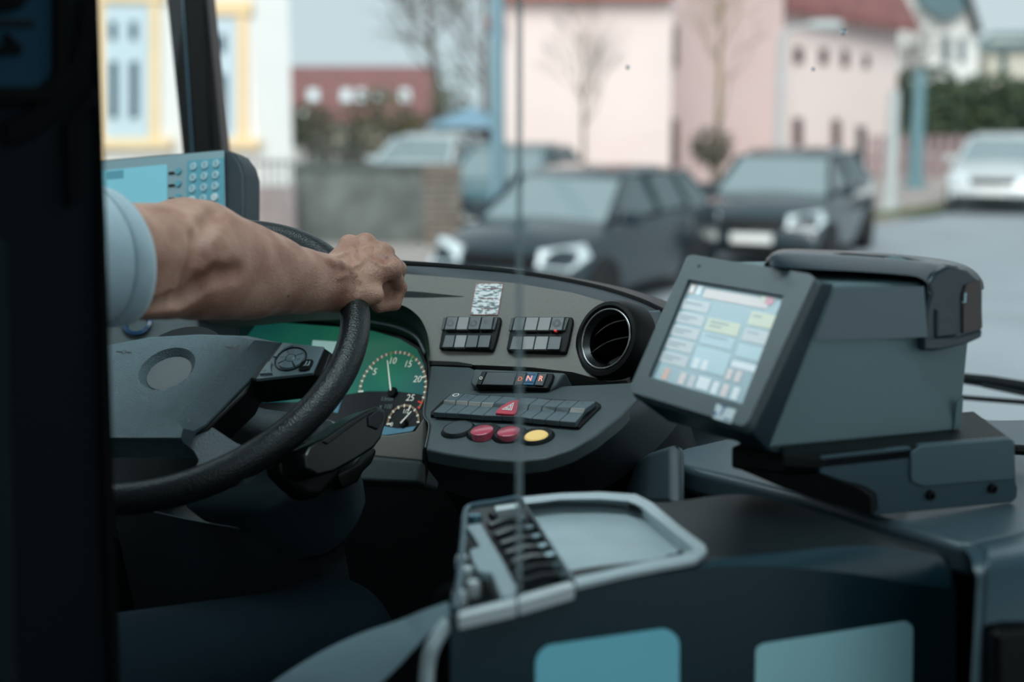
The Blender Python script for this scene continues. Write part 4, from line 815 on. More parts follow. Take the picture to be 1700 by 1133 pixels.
wr = J(548, 470, 1.742); wr2 = J(556, 452, 1.755)
KN = [J(579, 408, 1.812), J(607, 405, 1.800), J(634, 420, 1.786), J(651, 446, 1.768)]
root = [J(556, 446, 1.757), J(560, 455, 1.752), J(563, 466, 1.747), J(563, 480, 1.742)]
# palm
for i in range(4): pr.append((tuple(root[i]), tuple(KN[i]), .0145, .0118, .012))
for i in range(3): pr.append((tuple(root[i].lerp(root[i+1], .5)), tuple(KN[i].lerp(KN[i+1], .5)+Vector((0, 0, -.004))), .015, .0112, .012))
pr.append((tuple(J(556, 492, 1.738)), tuple(J(622, 490, 1.752)), .0145, .0115, .014))      # edge of the hand
pr.append((tuple(J(553, 497, 1.745)), tuple(J(592, 503, 1.757)), .0120, .0095, .012))      # heel of the hand
for i, kp in enumerate(KN): pr.append((tuple(kp+UPV*.0015-FW*.001), tuple(kp+UPV*.0015-FW*.001), .0108-.0006*(i == 3), .0105, .006))  # knuckles
fing = [[J(612, 414, 1.862), J(606, 448, 1.870), J(586, 470, 1.852)], [J(642, 420, 1.852), J(634, 458, 1.862), J(608, 482, 1.842)], [J(662, 446, 1.830), J(653, 484, 1.838), J(622, 500, 1.815)], [J(664, 478, 1.798), J(655, 505, 1.797), J(628, 511, 1.784)]]
for i, fj in enumerate(fing):
    r = [.0098, .0100, .0096, .0086][i]
    pr += [(tuple(KN[i]), tuple(fj[0]), r*1.08, r, .006), (tuple(fj[0]), tuple(fj[1]), r, r*.93, .003), (tuple(fj[1]), tuple(fj[2]), r*.93, r*.8, .003)]
pr += [(tuple(J(640, 462, 1.79)), tuple(J(622, 497, 1.785)), .011, .010, .006), (tuple(J(648, 462, 1.80)), tuple(J(644, 492, 1.80)), .010, .009, .006)]
th = [J(552, 446, 1.768), J(556, 436, 1.80), J(548, 452, 1.835), J(556, 476, 1.842)]
pr += [(tuple(th[0]), tuple(th[1]), .0135, .012, .01), (tuple(th[1]), tuple(th[2]), .0115, .0105, .005), (tuple(th[2]), tuple(th[3]), .0105, .0085, .004)]
# tendons, veins and creases laid on the skin
from mathutils.bvhtree import BVHTree
V0, F0 = sdf_mesh(pr, .0035)
BV = BVHTree.FromPolygons(V0.tolist(), F0.tolist())
def onskin(x, y, dz):
    r = ray(x, y).normalized(); h = BV.ray_cast(CAM, r)[0]
    return (h if h else pt(x, y, 1.76)) + r*dz
def vein(P, r, dz, k): 
    L = [onskin(x, y, dz) for x, y in P]; return [(tuple(a), tuple(b), r, r, k) for a, b in zip(L[:-1], L[1:]) if (a-b).length < .04]
pr += vein([(541, 434), (556, 427), (571, 422), (589, 417), (604, 414), (613, 410)], .0022, .0008, .004)
pr += vein([(582, 445), (597, 439), (607, 428), (602, 418)], .0020, .0008, .004)
pr += vein([(609, 425), (624, 422), (636, 422), (644, 428)], .0022, .0008, .004) + vein([(611, 430), (624, 437), (641, 445)], .0022, .0008, .004)
pr += vein([(546, 437), (561, 438), (577, 446), (586, 459)], .0035, .001, .008)
pr += vein([(590, 432), (586, 418), (581, 408)], .0022, .0008, .005) + vein([(575, 458), (560, 462)], .002, .001, .005)
pr += vein([(592, 462), (596, 474), (594, 486)], .0016, -.0004, -.006) + vein([(566, 414), (560, 430)], .0014, -.0004, -.005)
pr += vein([(600, 403), (594, 412)], .0018, -.0006, -.006) + vein([(624, 410), (620, 420)], .0018, -.0006, -.006) + vein([(646, 430), (638, 434)], .0018, -.0006, -.006)
pr += vein([(360, 352), (342, 372), (330, 400), (330, 430), (318, 462), (300, 490)], .004, -.0012, -.016) + vein([(318, 488), (300, 497), (276, 500), (256, 508)], .0035, -.001, -.012) + vein([(330, 470), (360, 458), (395, 452)], .004, -.001, -.016)
pr += vein([(420, 380), (470, 405), (520, 430)], .003, .0012, .01) + vein([(345, 500), (400, 492), (450, 490)], .004, .001, .014)
Va, Fa = sdf_mesh(pr, .0018)
MOLE_P = onskin(478, 491, -.0002)
# the rest of the body (mostly behind the partition): torso, head, other arm
SHR = Vector((-.93, 1.0, 2.12)); SHL = Vector((-1.27, .98, 2.12)); NECK = Vector((-1.10, .99, 2.19)); HEAD = Vector((-1.10, 1.05, 2.40))
lh = WF.loc(WR*math.cos(ang(165)), WR*math.sin(ang(165)), .03)
bd = [(tuple(NECK-Z*.05), tuple(HEAD-Z*.06), .056, .055, .03), (tuple(HEAD+Z*.02), tuple(HEAD-Z*.02+Y*.015), .088, .08, .03), (tuple(HEAD-Z*.055+Y*.035), tuple(HEAD-Z*.085+Y*.05), .055, .036, .04),
      (tuple(HEAD+Y*.088-Z*.005), tuple(HEAD+Y*.108-Z*.035), .010, .014, .015), (tuple(HEAD+Y*.085-Z*.075-X*.018), tuple(HEAD+Y*.085-Z*.075+X*.018), .008, .008, .008),
      (tuple(HEAD-X*.088-Z*.02), tuple(HEAD-X*.09+Z*.02), .012, .014, .008), (tuple(HEAD+X*.088-Z*.02), tuple(HEAD+X*.09+Z*.02), .012, .014, .008),
      (tuple(HEAD+Y*.093+Z*.008-X*.032), tuple(HEAD+Y*.093+Z*.008-X*.030), .012, .012, -.008), (tuple(HEAD+Y*.093+Z*.008+X*.032), tuple(HEAD+Y*.093+Z*.008+X*.030), .012, .012, -.008),
      (tuple(NECK-Z*.04), tuple(SHR), .055, .055, .04), (tuple(NECK-Z*.04), tuple(SHL), .055, .055, .04), (tuple(NECK-Z*.12), tuple(Vector((-1.1, .93, 1.75))), .13, .12, .06),
      (tuple(SHR), tuple(arm[1][0]), .055, .055, .03)]
EL = Vector((-1.34, 1.2, 1.97)); bd += [(tuple(SHL), tuple(EL), .052, .042, .02), (tuple(EL), tuple(lh), .042, .028, .02)]
wv = (lh-EL).normalized(); bd.append((tuple(lh), tuple(lh+wv*.06+WF.n*.012), .028, .024, .015))
for i in range(4):
    f0 = lh+wv*.06+WF.n*.012+WF.u*(-.03+.02*i); f1 = f0+wv*.035-WF.n*.01; f2 = f1-WF.n*.03-wv*.005; bd += [(tuple(f0), tuple(f1), .011, .010, .006), (tuple(f1), tuple(f2), .010, .008, .004)]
bd += [(tuple(lh+WF.u*.03), tuple(lh+WF.u*.045-WF.n*.02+wv*.03), .012, .009, .008)]
Vb, Fb = sdf_mesh(bd, .006)
drv = thing('person', Vector((-1.1, .95, 1.62)), 'driver in pale shirt and jeans reaching one hand to the wheel rim', 'person')
SKIN = bpy.data.materials.new('skin'); SKIN.use_nodes = True
def skin(m):
    nt = m.node_tree; b = nt.nodes['Principled BSDF']; tc = nt.nodes.new('ShaderNodeTexCoord')
    n1 = nt.nodes.new('ShaderNodeTexNoise'); n1.inputs['Scale'].default_value = 24; n1.inputs['Detail'].default_value = 5; c1 = nt.nodes.new('ShaderNodeValToRGB')
    for e, p, c in ((0, .32, (144, 96, 78)), (1, .68, (188, 144, 123))): c1.color_ramp.elements[e].position = p; c1.color_ramp.elements[e].color = (*lin(c), 1)
    n2 = nt.nodes.new('ShaderNodeTexNoise'); n2.inputs['Scale'].default_value = 300; n2.inputs['Detail'].default_value = 4
    n3 = nt.nodes.new('ShaderNodeTexVoronoi'); n3.inputs['Scale'].default_value = 420
    ad = nt.nodes.new('ShaderNodeMath'); ad.operation = 'ADD'; bp = nt.nodes.new('ShaderNodeBump'); bp.inputs['Strength'].default_value = .4; bp.inputs['Distance'].default_value = .0012
    nt.links.new(tc.outputs['Object'], n1.inputs['Vector']); nt.links.new(n1.outputs['Fac'], c1.inputs['Fac']); nt.links.new(c1.outputs[0], b.inputs['Base Color'])
    for n_ in (n2, n3): nt.links.new(tc.outputs['Object'], n_.inputs['Vector'])
    nt.links.new(n2.outputs['Fac'], ad.inputs[0]); nt.links.new(n3.outputs['Distance'], ad.inputs[1]); nt.links.new(ad.outputs[0], bp.inputs['Height']); nt.links.new(bp.outputs[0], b.inputs['Normal'])
    b.inputs['Roughness'].default_value = .5; b.inputs['Subsurface Weight'].default_value = .12; b.inputs['Subsurface Radius'].default_value = (.01, .004, .002)
skin(SKIN)
npmesh('body', [(Va, Fa), (Vb, Fb)], SKIN, drv, 3)
_d = (CAM-MOLE_P).normalized(); MB().lathe(Fr(MOLE_P, RT, _d), [(.0003, .0006), (.0013, .0004), (.0018, -.0004)], 10).build('mole', mat('mole', (84, 58, 50), .6, bump=(300, .05)), drv, smooth=True)
# shirt: torso plus sleeves
SHIRT = mat('shirt_cotton', (160, 178, 186), .85, bump=(900, .25), sheen=.2, var=.03, vscale=40)
A1, A2, A3 = J(40, 402, 1.32), J(120, 418, 1.385), J(196, 430, 1.44)
sh = [(tuple(NECK-Z*.08), tuple(SHR+Z*.01), .06, .068, .05), (tuple(NECK-Z*.08), tuple(SHL+Z*.01), .06, .068, .05), (tuple(NECK-Z*.13), tuple(Vector((-1.1, .93, 1.74))), .15, .145, .07), (tuple(Vector((-1.02, .96, 1.98))), tuple(Vector((-1.03, .94, 1.75))), .12, .12, .06), (tuple(Vector((-1.18, .96, 1.98))), tuple(Vector((-1.17, .94, 1.75))), .12, .12, .06),
      (tuple(SHR), tuple(A1), .07, .068, .05), (tuple(SHL), tuple(SHL.lerp(EL, .75)), .07, .066, .04)]
Vs, Fs = sdf_mesh(sh, .006); npmesh('shirt', [(Vs, Fs)], SHIRT, drv, 4)
# right sleeve as an open cuff tube with a folded hem
def ellring(c, d, ru, rv, n=40, ph=0): 
    d = d.normalized(); a = (UPV-d*UPV.dot(d)).normalized(); b = d.cross(a)
    return [c+a*math.cos(2*math.pi*k/n)*ru*(1+.03*math.sin(3*2*math.pi*k/n+ph))+b*math.sin(2*math.pi*k/n)*rv for k in range(n)]
cd_ = (J(236, 432, 1.47)-J(150, 422, 1.41)); ce = J(181, 432, 1.431)
ax_ = (cd_.normalized()*.93+UPV*.16).normalized()
rg = [ellring(A1, cd_, .068, .068), ellring(J(90, 414, 1.36), cd_, .069, .067, ph=1), ellring(J(130, 424, 1.39), ax_, .0690, .064, ph=1.2), ellring(J(165, 430, 1.417), ax_, .0680, .062, ph=1.4)]
slv = MB().loft(rg, caps=False).build('sleeve', SHIRT, drv, smooth=True, fix=False)
rg = [ellring(J(146, 427, 1.402), ax_, .0690, .0635, ph=1.3), ellring(J(150, 427, 1.404), ax_, .0705, .0655, ph=1.3), ellring(J(174, 431, 1.425), ax_, .0700, .0645, ph=1.4), ellring(ce, ax_, .0690, .0635, ph=1.4), ellring(ce-ax_*.002, ax_, .0655, .0605, ph=1.4), ellring(J(165, 430, 1.415), ax_, .0645, .060, ph=1.4)]
MB().loft(rg, caps=False).build('cuff', SHIRT, slv, smooth=True, fix=False)
# jeans
JEAN = mat('denim', (8, 27, 36), .9, bump=(700, .4), var=.15, vscale=300, spec=.2)
HR, HL = Vector((-.99, .95, 1.70)), Vector((-1.2, .95, 1.70)); KR, KL = pt(545, 1072, 1.74), Vector((-1.24, 1.42, 1.70))
FR_, FL = Vector((KR.x, KR.y+.12, 1.12)), Vector((-1.24, 1.62, 1.12))
jn = [(tuple(HR), tuple(HL), .115, .115, .06), (tuple(HR), tuple(KR), .098, .072, .05), (tuple(HL), tuple(KL), .098, .072, .05), (tuple(KR), tuple(FR_), .07, .052, .04), (tuple(KL), tuple(FL), .07, .052, .04), (tuple(Vector((-1.1, .93, 1.72))), tuple(Vector((-1.1, .93, 1.76))), .14, .14, .05)]
Vj, Fj = sdf_mesh(jn, .007); jo = npmesh('jeans', [(Vj, Fj)], JEAN, drv, 3)
sm = []
for x, y in ((150, 1126), (215, 1115), (280, 1106), (350, 1099), (430, 1093), (520, 1088), (590, 1086)):
    t = (x-139)/(556-139); c = HR.lerp(KR, max(0, min(1, t))); R = .098+(.072-.098)*t
    r = ray(x, y); oc = CAM-c; a_ = r.dot(r); tt = (-r.dot(oc))/a_; p = CAM+r*tt; p = c+(p-c).normalized()*(R+.002) if (p-c).length < R else c+(p-c).normalized()*(R+.002); sm.append(p)
MB().tube(curve_pts(sm, 4), .002, 6).build('side_seam', JEAN, jo, smooth=True)
SHOE = mat('shoe_leather', (24, 22, 22), .5, bump=(200, .2))
for f_ in (FR_, FL):
    V_, F_ = sdf_mesh([(tuple(f_+Z*-.02), tuple(f_+Z*-.07+Y*.02), .05, .045, .02), (tuple(f_+Z*-.075), tuple(f_+Z*-.085+Y*.17), .042, .035, .03)], .006); npmesh('shoe', [(V_, F_)], SHOE, drv, 2)
V_, F_ = sdf_mesh([(tuple(HEAD+Z*.035-Y*.012), tuple(HEAD+Z*.02-Y*.02), .09, .092, .02), (tuple(HEAD-Z*.03-Y*.03), tuple(HEAD-Z*.06-Y*.03), .078, .06, .02), (tuple(HEAD+Y*.12-Z*.04), tuple(HEAD+Y*.12+Z*.01), .075, .07, -.01)], .006); npmesh('hair', [(V_, F_)], mat('hair_brown', (60, 50, 44), .7, bump=(300, .5)), drv, 2)
# driver seat
SEATM = mat('seat_fabric', (36, 42, 50), .9, bump=(600, .4), var=.1, vscale=200)
seat = thing('driver_chair', Vector((-1.13, .86, 1.0)), 'dark fabric driver chair under the driver, behind the dark partition', 'chair')
MB().box(Vector((-1.1, .98, 1.53)), X*.25, Y*.25, Z*.055).build('cushion', SEATM, seat, bevel=.04, seg=4)
MB().prism([Vector((-1.36, .76, 1.56)), Vector((-.93, .76, 1.56)), Vector((-.95, .66, 2.18)), Vector((-1.34, .66, 2.18))], Vector((0, -.1, 0))).build('backrest', SEATM, seat, bevel=.04, seg=4)
MB().box(Vector((-1.1, .59, 2.33)), X*.13, Y*.045, Z*.1).build('headrest', SEATM, seat, bevel=.035, seg=4)
MB().box(Vector((-1.1, .95, 1.23)), X*.17, Y*.17, Z*.23).build('pedestal', BLACK, seat, bevel=.02)
# ================================================================== ticket machine
TMB = mat('machine_body', (92, 116, 120), .45, bump=(1500, .12)); TMF = mat('machine_bezel', (60, 74, 78), .42, bump=(1500, .12)); TMD = mat('machine_navy', (28, 48, 58), .35, bump=(900, .08)); TMC = mat('machine_cover', (38, 52, 60), .25, bump=(900, .05))
rb0 = pt(1237, 706, 1.335)
SCF = Fr.img(1237, 706, 1.335, (222, 32), (95, -222), .37)
Z6 = lambda x, y: (1020+x/2.36, 390+y/2.36)
tm = thing('ticket_machine', pt(1400, 760, 1.42), 'grey ticket machine with tilted touch screen on the right-hand counter', 'ticket machine')
bez = [(1140, 425), (1150, 423), (1345, 455), (1352, 462), (1242, 700), (1234, 708), (1050, 652), (1045, 645)]
ED = (RT*.997+UPV*.079+FW*.45).normalized()             # how the body runs back from the screen
scr = [(1142.5, 464), (1301, 490.5), (1232, 671), (1076.5, 625.5)]
# bezel with screen opening
Tp = [SCF.hit(x, y, 0) for x, y in rnd(bez, 5)]; Hp = [SCF.hit(x, y, 0) for x, y in scr]; Hb = [SCF.hit(x, y, 0)-SCF.n*.005 for x, y in scr]
l2 = lambda p: Vector((*SCF.xy(p), 0))
tess = tessellate_polygon([[l2(p) for p in Tp], [l2(p) for p in Hp]])
n = len(Tp); V = Tp+Hp+Hb; F = [tuple(t) for t in tess]+[(n+i, n+(i+1) % 4, n+4+(i+1) % 4, n+4+i) for i in range(4)]
Bk = [p-SCF.n*.012+(p-SCF.hit(1200, 565))*.02 for p in Tp]; k = len(V); V += Bk
F += [(i, (i+1) % n, k+(i+1) % n, k+i) for i in range(n)]
bezel = obj('screen_bezel', V, F, TMF, tm, smooth='auto')
MB().lathe(SCF.at(1160.5, 442, .0003), [(.0003, 0), (.0018, 0)], 10).build('sensor_hole', BLACK, bezel)
# navy collar between bezel and body
col_px = [(1140, 428), (1350, 459), (1240, 706), (1047, 650)]
body_px = [(1212, 433), (1383, 472), (1274, 747), (1100, 690)]
c0 = [p-SCF.n*.011 for p in [SCF.hit(*q) for q in ((1143, 428), (1352, 461), (1241, 708), (1048, 652))]]
c1 = [pt(1196, 434, 1.50), pt(1383, 472, 1.41), pt(1274, 748, 1.39), pt(1110, 700, 1.49)]
MB().loft([c0, c1], caps=False).build('collar', TMD, tm, smooth='auto')
# body
far_r_top = pt(1545, 470, 1.50); far_r_bot = pt(1594, 722, 1.47)
far_l_top = far_r_top+(c1[0]-c1[1])*.95; far_l_bot = far_r_bot+(c1[3]-c1[2])*.95
side = [c1[1], pt(1540, 468, 1.505), pt(1606, 500, 1.545), pt(1611, 560, 1.54), pt(1597, 700, 1.515), pt(1592, 719, 1.51), c1[2]]
dl = c1[0]-c1[1]
S2 = [p+(c1[0]-c1[1] if i in (0, 1, 2, 3) else c1[3]-c1[2]) for i, p in enumerate(side)]
MB().loft([side, S2]).build('body', TMB, tm, bevel=.005)
NB = Fr.img(1450, 600, 1.44, (315, -25), (-105, -265) if 0 else (0, -1), -.15)
# seam line on the side
bodyf = Fr(c1[2], side[1]-c1[2], (side[5]-c1[2]).cross(c1[1]-c1[2])); 
if bodyf.n.dot(CAM-c1[2]) < 0: bodyf = Fr(c1[2], side[1]-c1[2], -bodyf.n)
plate('side_panel', bodyf, [(1386, 478), (1534, 476), (1536, 505), (1540, 560), (1352, 566)], .0006, -.001, mat('machine_upper', (100, 116, 122), .42, bump=(1500, .12)), tm)
plate('rear_hatch', bodyf, [(1589, 668), (1600, 658), (1597, 706), (1584, 718)], .0012, -.002, TMB, tm, bevel=.0008)
plate('base_lip', bodyf, [(1276, 747), (1590, 718), (1586, 724), (1330, 753), (1290, 755)], .001, -.05, mat('machine_base', (40, 54, 60), .45, bump=(900, .1)), tm, bevel=.002)
# screen
SCRM = mat('screen_glow', (136, 160, 168), .25, emit=.2, bump=(50, .005))
glass = obj('screen', [p for p in Hb], [(0, 1, 2, 3)], SCRM, tm)
def su(u, v, z=.0004):
    a = Hb[0].lerp(Hb[1], u); b = Hb[3].lerp(Hb[2], u); return a.lerp(b, v)+SCF.n*z
mb = MB(); UIM = [mat('ui_%d' % i, c, .3, emit=e*.36, bump=(50, .005)) for i, (c, e) in enumerate((((184, 188, 190), .62), ((204, 192, 190), .62), ((194, 197, 176), .62), ((166, 190, 198), .62), ((200, 136, 150), .6), ((200, 164, 152), .6), ((208, 214, 216), .62), ((132, 150, 158), .5)))]
def tile(u0, v0, u1, v1, m, z=.0005): mb.add([su(u0, v0, z), su(u1, v0, z), su(u1, v1, z), su(u0, v1, z)], [(0, 1, 2, 3)], m)
tile(.02, .02, .08, .115, 5); tile(.03, .035, .07, .10, 6, .0007); tile(.10, .02, .155, .115, 6); tile(.19, .04, .86, .13, 1); tile(.82, .02, .90, .085, 4, .0008); tile(.77, .02, .82, .07, 2, .0008)
for r in range(5):
    v = .17+r*.135; tile(.01, v, .30, v+.105, 0 if r else 0)
    tile(.04, v+.03, .22, v+.045, 7, .0008)
    if r: tile(.04, v+.06, .15, v+.073, 7, .0008)
tile(.335, .31, .68, .43, 2); tile(.335, .45, .68, .56, 3); tile(.335, .59, .70, .80, 3); tile(.37, .335, .56, .35, 7, .0008); tile(.37, .375, .50, .388, 7, .0008); tile(.37, .47, .6, .485, 7, .0008)
tile(.73, .17, .99, .30, 2); tile(.73, .33, .99, .45, 0); tile(.73, .48, .99, .60, 3); tile(.73, .64, .99, .70, 6); tile(.76, .205, .85, .218, 7, .0008); tile(.76, .36, .88, .373, 7, .0008)
for x in (.36, .45): tile(x, .70, x+.06, .80, 6, .0008)
for x in (.72, .81): tile(x, .72, x+.06, .82, 1, .0008)
for x, m in ((.10, 5), (.28, 1), (.38, 0), (.63, 6), (.73, 1), (.84, 6)): tile(x, .86, x+.065, .97, m)
tile(.47, .85, .60, .96, 6)
mb.build('screen_tiles', UIM, glass, fix=False)
# badge
bd_ = plate('badge', SCF, [(1189.5, 670.5), (1222, 680.5), (1213, 703), (1183, 694)], .001, -.001, mat('badge_silver', (196, 206, 208), .4, bump=(200, .02)), tm)
fb = SCF.at(1197, 684.5, .0014); NAVY = mat('badge_blue', (22, 84, 130), .4, bump=(100, .02))
text('badge_letter', 'T', fb, .0012, .001, .016, NAVY, bd_, 0, .12); plate('badge_mark', SCF, [(1186, 683), (1190, 684), (1188, 691), (1184.5, 690)], .0016, .001, NAVY, bd_)
for i in range(4): plate('badge_print', SCF, [(1201.5+i*3, 694+i*.9), (1203.6+i*3, 694.6+i*.9), (1202.6+i*3, 697+i*.9), (1200.6+i*3, 696.4+i*.9)], .0016, .001, NAVY, bd_)
# printer cover draped over the top and rear
ov = [(1275, 432), (1283, 420), (1306, 413.5), (1359, 414.6), (1422, 417.5), (1499, 423), (1560, 430), (1596, 438), (1618, 450), (1631, 466), (1634, 480)]
un = [(1277, 440), (1285, 443), (1310, 445), (1360, 448), (1422, 451), (1480, 455), (1522, 460), (1540, 472), (1543, 490), (1540, 510), (1538, 520)]
dl2 = (c1[0]-c1[1])
# front lower edge near the viewer, top edge behind
DN = [1.40, 1.405, 1.41, 1.425, 1.445, 1.465, 1.475, 1.485, 1.49, 1.495, 1.50]
E0 = [pt(x, y, d) for (x, y), d in zip(un, DN)]
ovD = [1.425, 1.45, 1.48, 1.51, 1.535, 1.56, 1.575, 1.58, 1.575, 1.565, 1.555]
E2 = [pt(x, y, d) for (x, y), d in zip(ov, ovD)]
E1 = [a.lerp(b, .35)+UPV*.006*(1 if i < 8 else .4)-FW*.006 for i, (a, b) in enumerate(zip(E0, E2))]
E3 = [b+FH*.02-Z*.006 for a, b in zip(E0, E2)]; E4 = [p+FH*.01-Z*.03 for p in E3]
q = lambda L: curve_pts(L, 4)
cov = MB().loft([q(E0), q(E1), q(E2), q(E3), q(E4)], closed=False).build('printer_cover', TMC, tm, smooth=True, fix=False)
# paper slot recess on the top of the cover
sl = [(1352, 424), (1400, 420), (1500, 427), (1590, 443), (1560, 446), (1490, 437), (1440, 431), (1380, 430)]
CT = Fr(E1[5], E1[7]-E1[2], (E1[7]-E1[2]).cross(E2[5]-E1[5])); CT = CT if CT.n.z > 0 else Fr(CT.o, CT.h, -CT.n)
MB().prism([pt(x, y, 1.475+(x-1352)*.0003) for x, y in sl], Vector((0, 0, -.004))).build('paper_slot', GLOSSB, cov)
MB().prism([pt(1440, 432, 1.49), pt(1487, 424, 1.515), pt(1530, 438, 1.51)], Vector((0, 0, -.006))).build('cutter_fin', TMB, cov, bevel=.001)
MB().prism([pt(x, y, d) for x, y, d in ((1287, 424, 1.44), (1310, 416, 1.47), (1352, 417, 1.49), (1335, 427, 1.455), (1300, 431, 1.435))], Vector((0, 0, -.003))).build('cover_cap', mat('cap_grey', (120, 136, 142), .3, bump=(300, .02)), cov, bevel=.001)
# rear block of the cover
rbk = [(1540, 470), (1545, 486), (1540, 504), (1536, 520), (1535, 580), (1563, 581), (1608, 570), (1630, 558), (1633, 546), (1634, 480), (1626, 462), (1606, 446), (1575, 440), (1552, 452)]
RBF = Fr(pt(1560, 520, 1.487), RT*.9+FW*.42, RT*.42-FW*.9+UPV*.1)
MB().prism([RBF.hit(x, y) for x, y in rbk], -RBF.n*.07).build('rear_block', TMC, tm, bevel=.006)
plate('rear_step', RBF, [(1556, 510), (1585, 523), (1591, 532), (1591, 558), (1556, 562)], .004, -.004, TMC, tm, bevel=.003)
plate('rear_foot', RBF, [(1536, 562), (1592, 560), (1632, 548), (1630, 560), (1608, 570), (1563, 581), (1536, 581)], .005, -.004, TMC, tm, bevel=.002)
plate('reader_window', RBF, [(1605, 472), (1628, 464), (1631, 545), (1600, 553), (1600, 490)], .003, -.002, mat('window_brown', (60, 48, 48), .12, bump=(20, .01)), tm, r=3)
plate('reader_light', RBF, [(1602, 487), (1605, 486), (1604, 503), (1601, 503)], .004, 0, mat('reader_led', (150, 180, 186), .3, bump=(50, .01)), tm)
# ================================================================== mounting bracket
BRK = mat('bracket_paint', (58, 82, 92), .45, bump=(900, .15)); BRD = mat('bracket_black', (10, 14, 16), .5, bump=(600, .1), spec=.2)
br = thing('mounting_bracket', pt(1500, 850, 1.36), 'dark folded metal bracket with screws holding the ticket machine', 'bracket')
_h = pt(1681, 770, 1.475)-pt(1363, 770, 1.385); _h.z = 0; _n = _h.cross(Z)
BF = Fr(pt(1363, 770, 1.385), _h, _n if _n.dot(FW) < 0 else -_n)
plate('side_plate', BF, [(1363, 758), (1512, 742), (1514, 750), (1524, 746), (1528, 738), (1676, 727), (1685, 733), (1687, 800), (1690, 812), (1689, 826), (1681, 835), (1450, 857), (1447, 822), (1425, 808), (1362, 787)], 0, -.006, BRK, br, bevel=.0015)
plate('upper_plate', BF, rnd([(1513, 752), (1530, 741), (1680, 729), (1684, 736), (1684, 796), (1532, 808), (1513, 800)], 6), .003, 0, mat('bracket_light', (82, 104, 112), .45, bump=(900, .15)), br, bevel=.001)
for x, y in ((1543, 822), (1646, 811)):
    f = BF.at(x, y); s_ = MB().lathe(f, [(.0006, .0014), (.0022, .0014), (.0024, .0044), (.0048, .0040), (.0052, 0)], 20).build('screw', BLACK, br, smooth='auto')
MB().prism([BF.hit(1362, 760), BF.hit(1515, 744), BF.hit(1680, 729), BF.hit(1680, 729)+Vector((-.05, .12, 0)), BF.hit(1300, 752)+Vector((-.03, .1, 0)), BF.hit(1300, 756)], Vector((0, 0, -.012))).build('top_plate', BRD, br, bevel=.002)
MB().prism([pt(1213, 742, 1.44), pt(1362, 758, 1.40), pt(1362, 790, 1.40), pt(1300, 800, 1.41), pt(1213, 778, 1.44)], Vector((.02, .12, 0))).build('front_block', BRD, br, bevel=.003)
MB().prism([pt(1216, 776, 1.435), pt(1300, 788, 1.405), pt(1362, 788, 1.39), pt(1425, 808, 1.40), pt(1447, 824, 1.405), pt(1447, 856, 1.405), pt(1380, 838, 1.40), pt(1300, 810, 1.41)], Vector((.02, .1, 0))).build('lower_plate', BRD, br, bevel=.002)
plate('latch', BF, [(1330, 757), (1345, 755), (1350, 770), (1334, 773)], -.02, -.03, TMB, br, bevel=.001)
# ================================================================== driver display terminal on the left
TF = Fr.img(330, 300, 2.2, (200, -17), (6, -100), .12)
te = thing('driver_terminal', TF.hit(330, 380), 'pale driver terminal with blue screen and number keypad beside the pillar', 'terminal')
TB = mat('terminal_dark', (44, 56, 62), .5, bump=(500, .1)); TPL = mat('terminal_pale', (150, 176, 182), .5, bump=(500, .05)); TTE = mat('terminal_teal', (104, 172, 188), .5, bump=(500, .05))
plate('housing', TF, [(60, 274), (372, 247), (386, 253), (398, 270), (404, 290), (403, 420), (60, 430)], -.004, -.05, TB, te, bevel=.006)
plate('front_panel', TF, [(62, 277), (371, 249.5), (373, 345), (370, 415), (62, 425)], 0, -.004, TPL, te, bevel=.002)
ts = plate('screen', TF, [(90, 291), (277, 273), (277, 345), (275, 400), (90, 412)], .001, 0, mat('terminal_screen', (122, 188, 202), .25, emit=.3, bump=(50, .005)), te)
plate('screen_header', TF, [(176, 285), (205, 282), (205, 296), (176, 298)], .0014, .001, TTE, ts)
kp = plate('keypad', TF, [(310.5, 267), (371, 262), (372, 345), (309, 350)], .001, 0, TTE, te)
KWH = mat('keypad_key', (178, 208, 214), .45, bump=(500, .03)); KWW = mat('keypad_white', (216, 226, 224), .45, bump=(500, .03)); DKP = mat('key_print', (96, 130, 140), .5, bump=(50, .01))
dig = '123456789 0-'
for i in range(12):
    r, c = divmod(i, 3); x = 322-r*.9+c*18.8; y = 276.7+r*18.6-c*2.2
    f = TF.at(x, y, .001); ky = MB().lathe(f, [(.0005, .003), (.0058, .003), (.0066, .0015), (.0066, 0)], 16).build('number_key', KWW if i in (9, 11) else KWH, kp, smooth='auto')
    if dig[i] != ' ': text('key_digit', dig[i], Fr(f.o, TF.h, TF.n), 0, 0, .008, DKP, kp, .0033)
for y in (287, 307.5, 330):
    plate('soft_key_bar', TF, [(279.5, y-1), (288.5, y-1.8), (288.5, y+1.8), (279.5, y+2.6)], .002, 0, BLACK, te)
    MB().lathe(TF.at(296.5, y-2.6, .001), [(.0005, .0025), (.0048, .0025), (.0055, 0)], 16).build('soft_key', TTE, te, smooth='auto')
te_arm = MB().tube([TF.hit(250, 430)-TF.n*.03, TF.hit(250, 520)+Vector((0, .02, 0))], .02, 10).build('stand', BLACK, te, smooth='auto')
